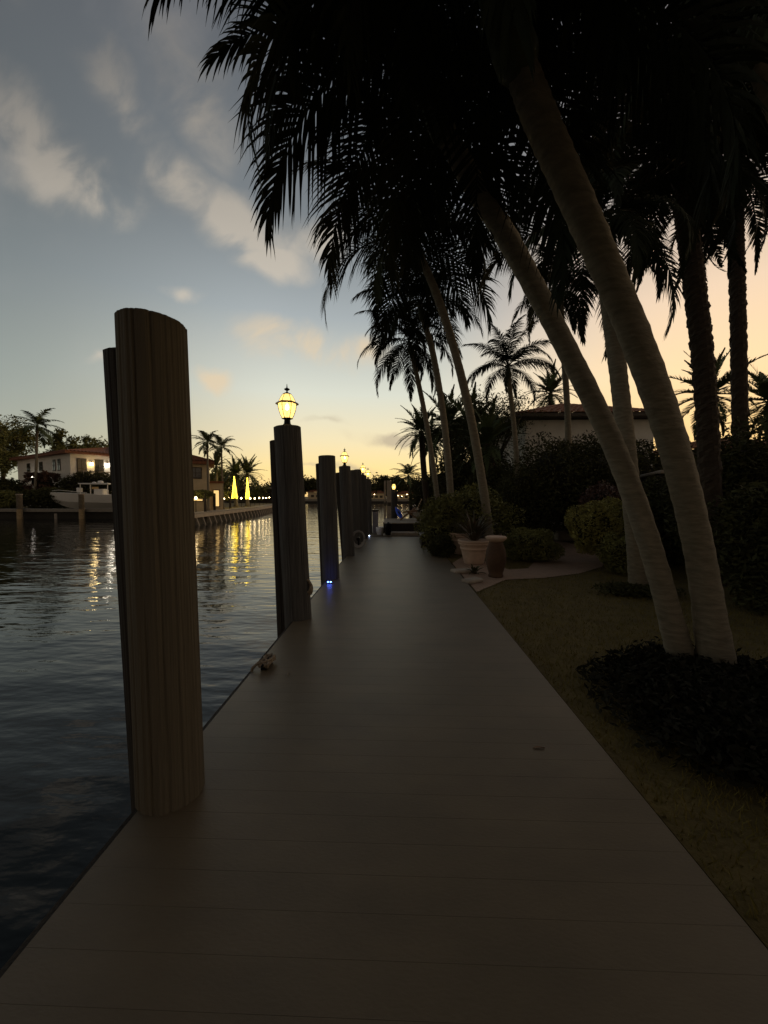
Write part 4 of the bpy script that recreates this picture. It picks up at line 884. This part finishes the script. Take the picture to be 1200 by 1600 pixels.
# boardwalk + seawall on the right part of the opposite bank
edge = [(-34,43.9),(-23.4,43.6),(-20.7,33.6),(-18.1,32.6),(-19.5,52),(-21.9,68),(-25.9,84)]
t = thing('seawall', 'lit pale seawall and boardwalk below the cream house across the canal', 'seawall', (-19, 40, -.1))
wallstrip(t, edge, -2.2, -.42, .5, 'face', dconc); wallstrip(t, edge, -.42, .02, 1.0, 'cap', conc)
b = MB()
for p, q in zip(edge[3:-1], edge[4:]):
    p = Vector(p); q = Vector(q); m_ = int((q-p).length/1.25)
    for k in range(m_):
        c = p.lerp(q, (k+.5)/m_); MB().tube([(c.x+1.15, c.y, -2), (c.x+.55, c.y, -.42)], .10, 6).build('raking_pile', stone, t)
wallstrip(t, edge[3:], -.40, -.12, .16, 'wale', stone, .62)
for i, px in enumerate((317, 332, 345, 357)):
    Y = 36+4*i; q = at(px, 771, Y); tag(MB().tube([(q.x+.2, Y, -2.5), (q.x+.2, Y, q.z)], .13, 10).build('mooring_post', wood_dark, None, origin=(q.x, Y, -2.5)), ('dark mooring post nearest the cream house', 'second dark mooring post from the cream house', 'third dark mooring post, left of the lit cone trees', 'dark mooring post just left of the taller lit cone tree')[i], 'post', 'dark mooring posts along the lit seawall')
# lit cone trees
def cone_tree(label, px, ytop, ybot, Y, w):
    a = at(px, ytop, Y); b0 = at(px, ybot, Y); r = w/F*Y/2; h = a.z-b0.z; t = thing('light_tree', label, 'light tree', (a.x, Y, b0.z), 'cone trees made of string lights'); fr = MB()
    for k in range(8):
        q = k*.785; fr.tube([(a.x+r*math.cos(q), Y+r*math.sin(q), b0.z), (a.x+.01*math.cos(q), Y+.01*math.sin(q), a.z-.1)], .012, 4)
    fr.build('cone_frame', black, t); bl = MB()
    for k in range(230):
        s = k/230; rr = r*(1-s)+.03; q = k*1.13; c = (a.x+rr*math.cos(q), Y+rr*math.sin(q), b0.z+s*(h-.15)); d = .038
        bl.add([(c[0]+d,c[1],c[2]),(c[0]-d,c[1],c[2]),(c[0],c[1]+d,c[2]),(c[0],c[1]-d,c[2]),(c[0],c[1],c[2]+d),(c[0],c[1],c[2]-d)], [(0,2,4),(2,1,4),(1,3,4),(3,0,4),(2,0,5),(1,2,5),(3,1,5),(0,3,5)])
    o = bl.build('light_string', strm, t); MB().lathe((a.x, Y, a.z-.12), [(.01,0),(.10,.10),(.01,.2)], 8).build('top_star', strm, t)
    ld = bpy.data.lights.new('tree_glow', 'POINT'); ld.energy = 22; ld.color = (1, .78, .25); ld.shadow_soft_size = .3; l = bpy.data.objects.new('tree_glow', ld); COL.objects.link(l); l.parent = t; l.location = (0, -.8, h*.4)
cone_tree('taller yellow lit cone tree on the opposite bank', 366, 745, 779, 50, 8)
cone_tree('slimmer yellow lit cone tree with a star, nearer the lantern piling', 386.5, 747, 780, 55, 6)
GPL = 'small lamps along the lit seawall'
pls = [(306,782,35),(322,781,37),(349,782,46),(359,780,50),(377,781,54),(391,781,58),(398,781,62),(405,780,66),(411,780,70),(416,780,75),(421,779,80)]
words = ['nearest lamp on the lit seawall, by the brown piling','lamp below the arched door of the cream house','large lamp left of the lit cone trees','lamp at the foot of the taller cone tree','lamp between the two lit cone trees','lamp just right of the slimmer cone tree','second lamp right of the slimmer cone tree','third lamp right of the slimmer cone tree','fourth lamp right of the slimmer cone tree','next to last lamp on the lit seawall','farthest lamp on the lit seawall']
for (px, py, Y), wd_ in zip(pls, words):
    q = at(px, py, Y); t = thing('seawall_lamp', wd_, 'lamp', (q.x, q.y, -.1), GPL)
    s = .16 if px == 349 else .11
    MB().tube([(q.x, q.y, -.1), (q.x, q.y, q.z+.1)], .03, 5).build('stake', black, t); MB().lathe((q.x, q.y, q.z+.1), [(.03,0),(s,.08),(s,.16),(.03,.26)], 8).build('globe', pathm, t, True)
    ld = bpy.data.lights.new('lamp_light', 'POINT'); ld.energy = 7; ld.color = (1, .72, .38); ld.shadow_soft_size = .12; l = bpy.data.objects.new('lamp_light', ld); COL.objects.link(l); l.parent = t; l.location = (0, -.35, q.z+.45)
# low dark house at the tip
t = thing('waterfront_house', 'low dark house at the tip of the opposite bank', 'house', (-33, 96, -.1))
MB().box((-33, 96, 1.6), (11, 6, 3.4)).build('wall', framem, t); MB().box((-33, 95.6, 3.4), (12.5, 8, .35)).build('roof', conc, t)
for k in range(3): f = MB().box((-36.5+3.3*k, 92.97, 1.6), (1.8, .08, 1.5)).build('window', framem, t); MB().box((-36.5+3.3*k, 92.9, 1.6), (1.5, .04, 1.2)).build('pane', glassd, f)

# ------------------------------------------------------------------ distant bank
t = thing('seawall', 'long pale seawall of the distant bank closing the canal', 'seawall', (0, 141, -.1))
MB().box((0, 141.2, -.45), (420, 1.0, 1.6)).build('cap', conc, t); MB().box((0, 140.6, -.85), (420, .3, .9)).build('face', dconc, t)
specs = [(470,742,150,44),(487,745,150,30),(503,748,155,40),(528,752,155,40),(556,756,150,44),(580,758,150,40),(597,744,150,34),(612,741,152,34),(630,750,150,36),(650,752,150,40),(425,752,160,50),(440,756,165,40),(680,750,155,60),(720,745,160,70),(770,740,160,80),(385,758,175,60),(350,756,180,80)]
nm = ['left of the bare piling','beside the bare flat topped piling','behind the bare flat topped piling','between the first two lantern pilings','behind the crowded pilings','behind the farthest lantern of the dock','left half of the domed pair above the lift posts','tallest domed one above the lift posts','right of the lift posts','behind the small coconut palm','right of the nearest lantern piling foot','behind the nearest lantern piling','hidden behind the date palms','behind the slender leaning palms','behind the airy garden tree','beyond the tip of the opposite bank','beyond the bushy date palms']
for i, ((px, yt, Y, w_), s) in enumerate(zip(specs, nm)):
    broad_tree('dark tree on the distant bank, '+s, px, yt, Y, w_, 'trees on the distant bank', .85, n=2600, k=26, size=.55, seed=70+i)
far_h = [(497,769,152,3.5,'pale low house on the distant bank left of the bare piling'),(588,771,150,3.2,'pale low house on the distant bank beside the farthest lantern'),(634,772,150,3.2,'pale low house on the distant bank right of the lift posts'),(545,770,151,3.5,'pale low house on the distant bank behind the pilings')]
for px, py, Y, hw, lb in far_h:
    q = at(px, py, Y-4); t = thing('waterfront_house', lb, 'house', (q.x, Y-4, -.1), 'houses on the distant bank')
    MB().box((q.x, Y-4, q.z/2), (hw*2, 4, q.z)).build('wall', stuccoy, t); b = MB(); hip(b, q.x-hw, q.x+hw, Y-6, Y-2, q.z+.05, 1.1, .5, tile=.9); b.build('roof', tilef, t)
    for k in range(3): f = MB().box((q.x-hw+hw*.5+k*hw*.55, Y-6.03, q.z*.5), (1.1, .06, .9)).build('window', framem, t)
for i, (px, py, lb) in enumerate(((505,765,'small far lamp behind the bare piling'),(585,773,'small far lamp left of the lift posts'),(622,775,'small far lamp right of the lantern piling by the lift'),(628,776,'second small far lamp right of the lift lantern'),(636,773,'brighter far lamp before the small coconut palm'),(653,771,'far lamp beside the date palms'))):
    q = at(px, py, 141); t = thing('seawall_lamp', lb, 'lamp', (q.x, q.y, .3), 'tiny lamps on the distant bank'); MB().tube([(q.x, q.y, .3), (q.x, q.y, q.z)], .05, 4).build('stake', black, t); MB().lathe((q.x, q.y, q.z), [(.04,0),(.12,.10),(.12,.18),(.03,.26)], 8).build('globe', pathm, t)
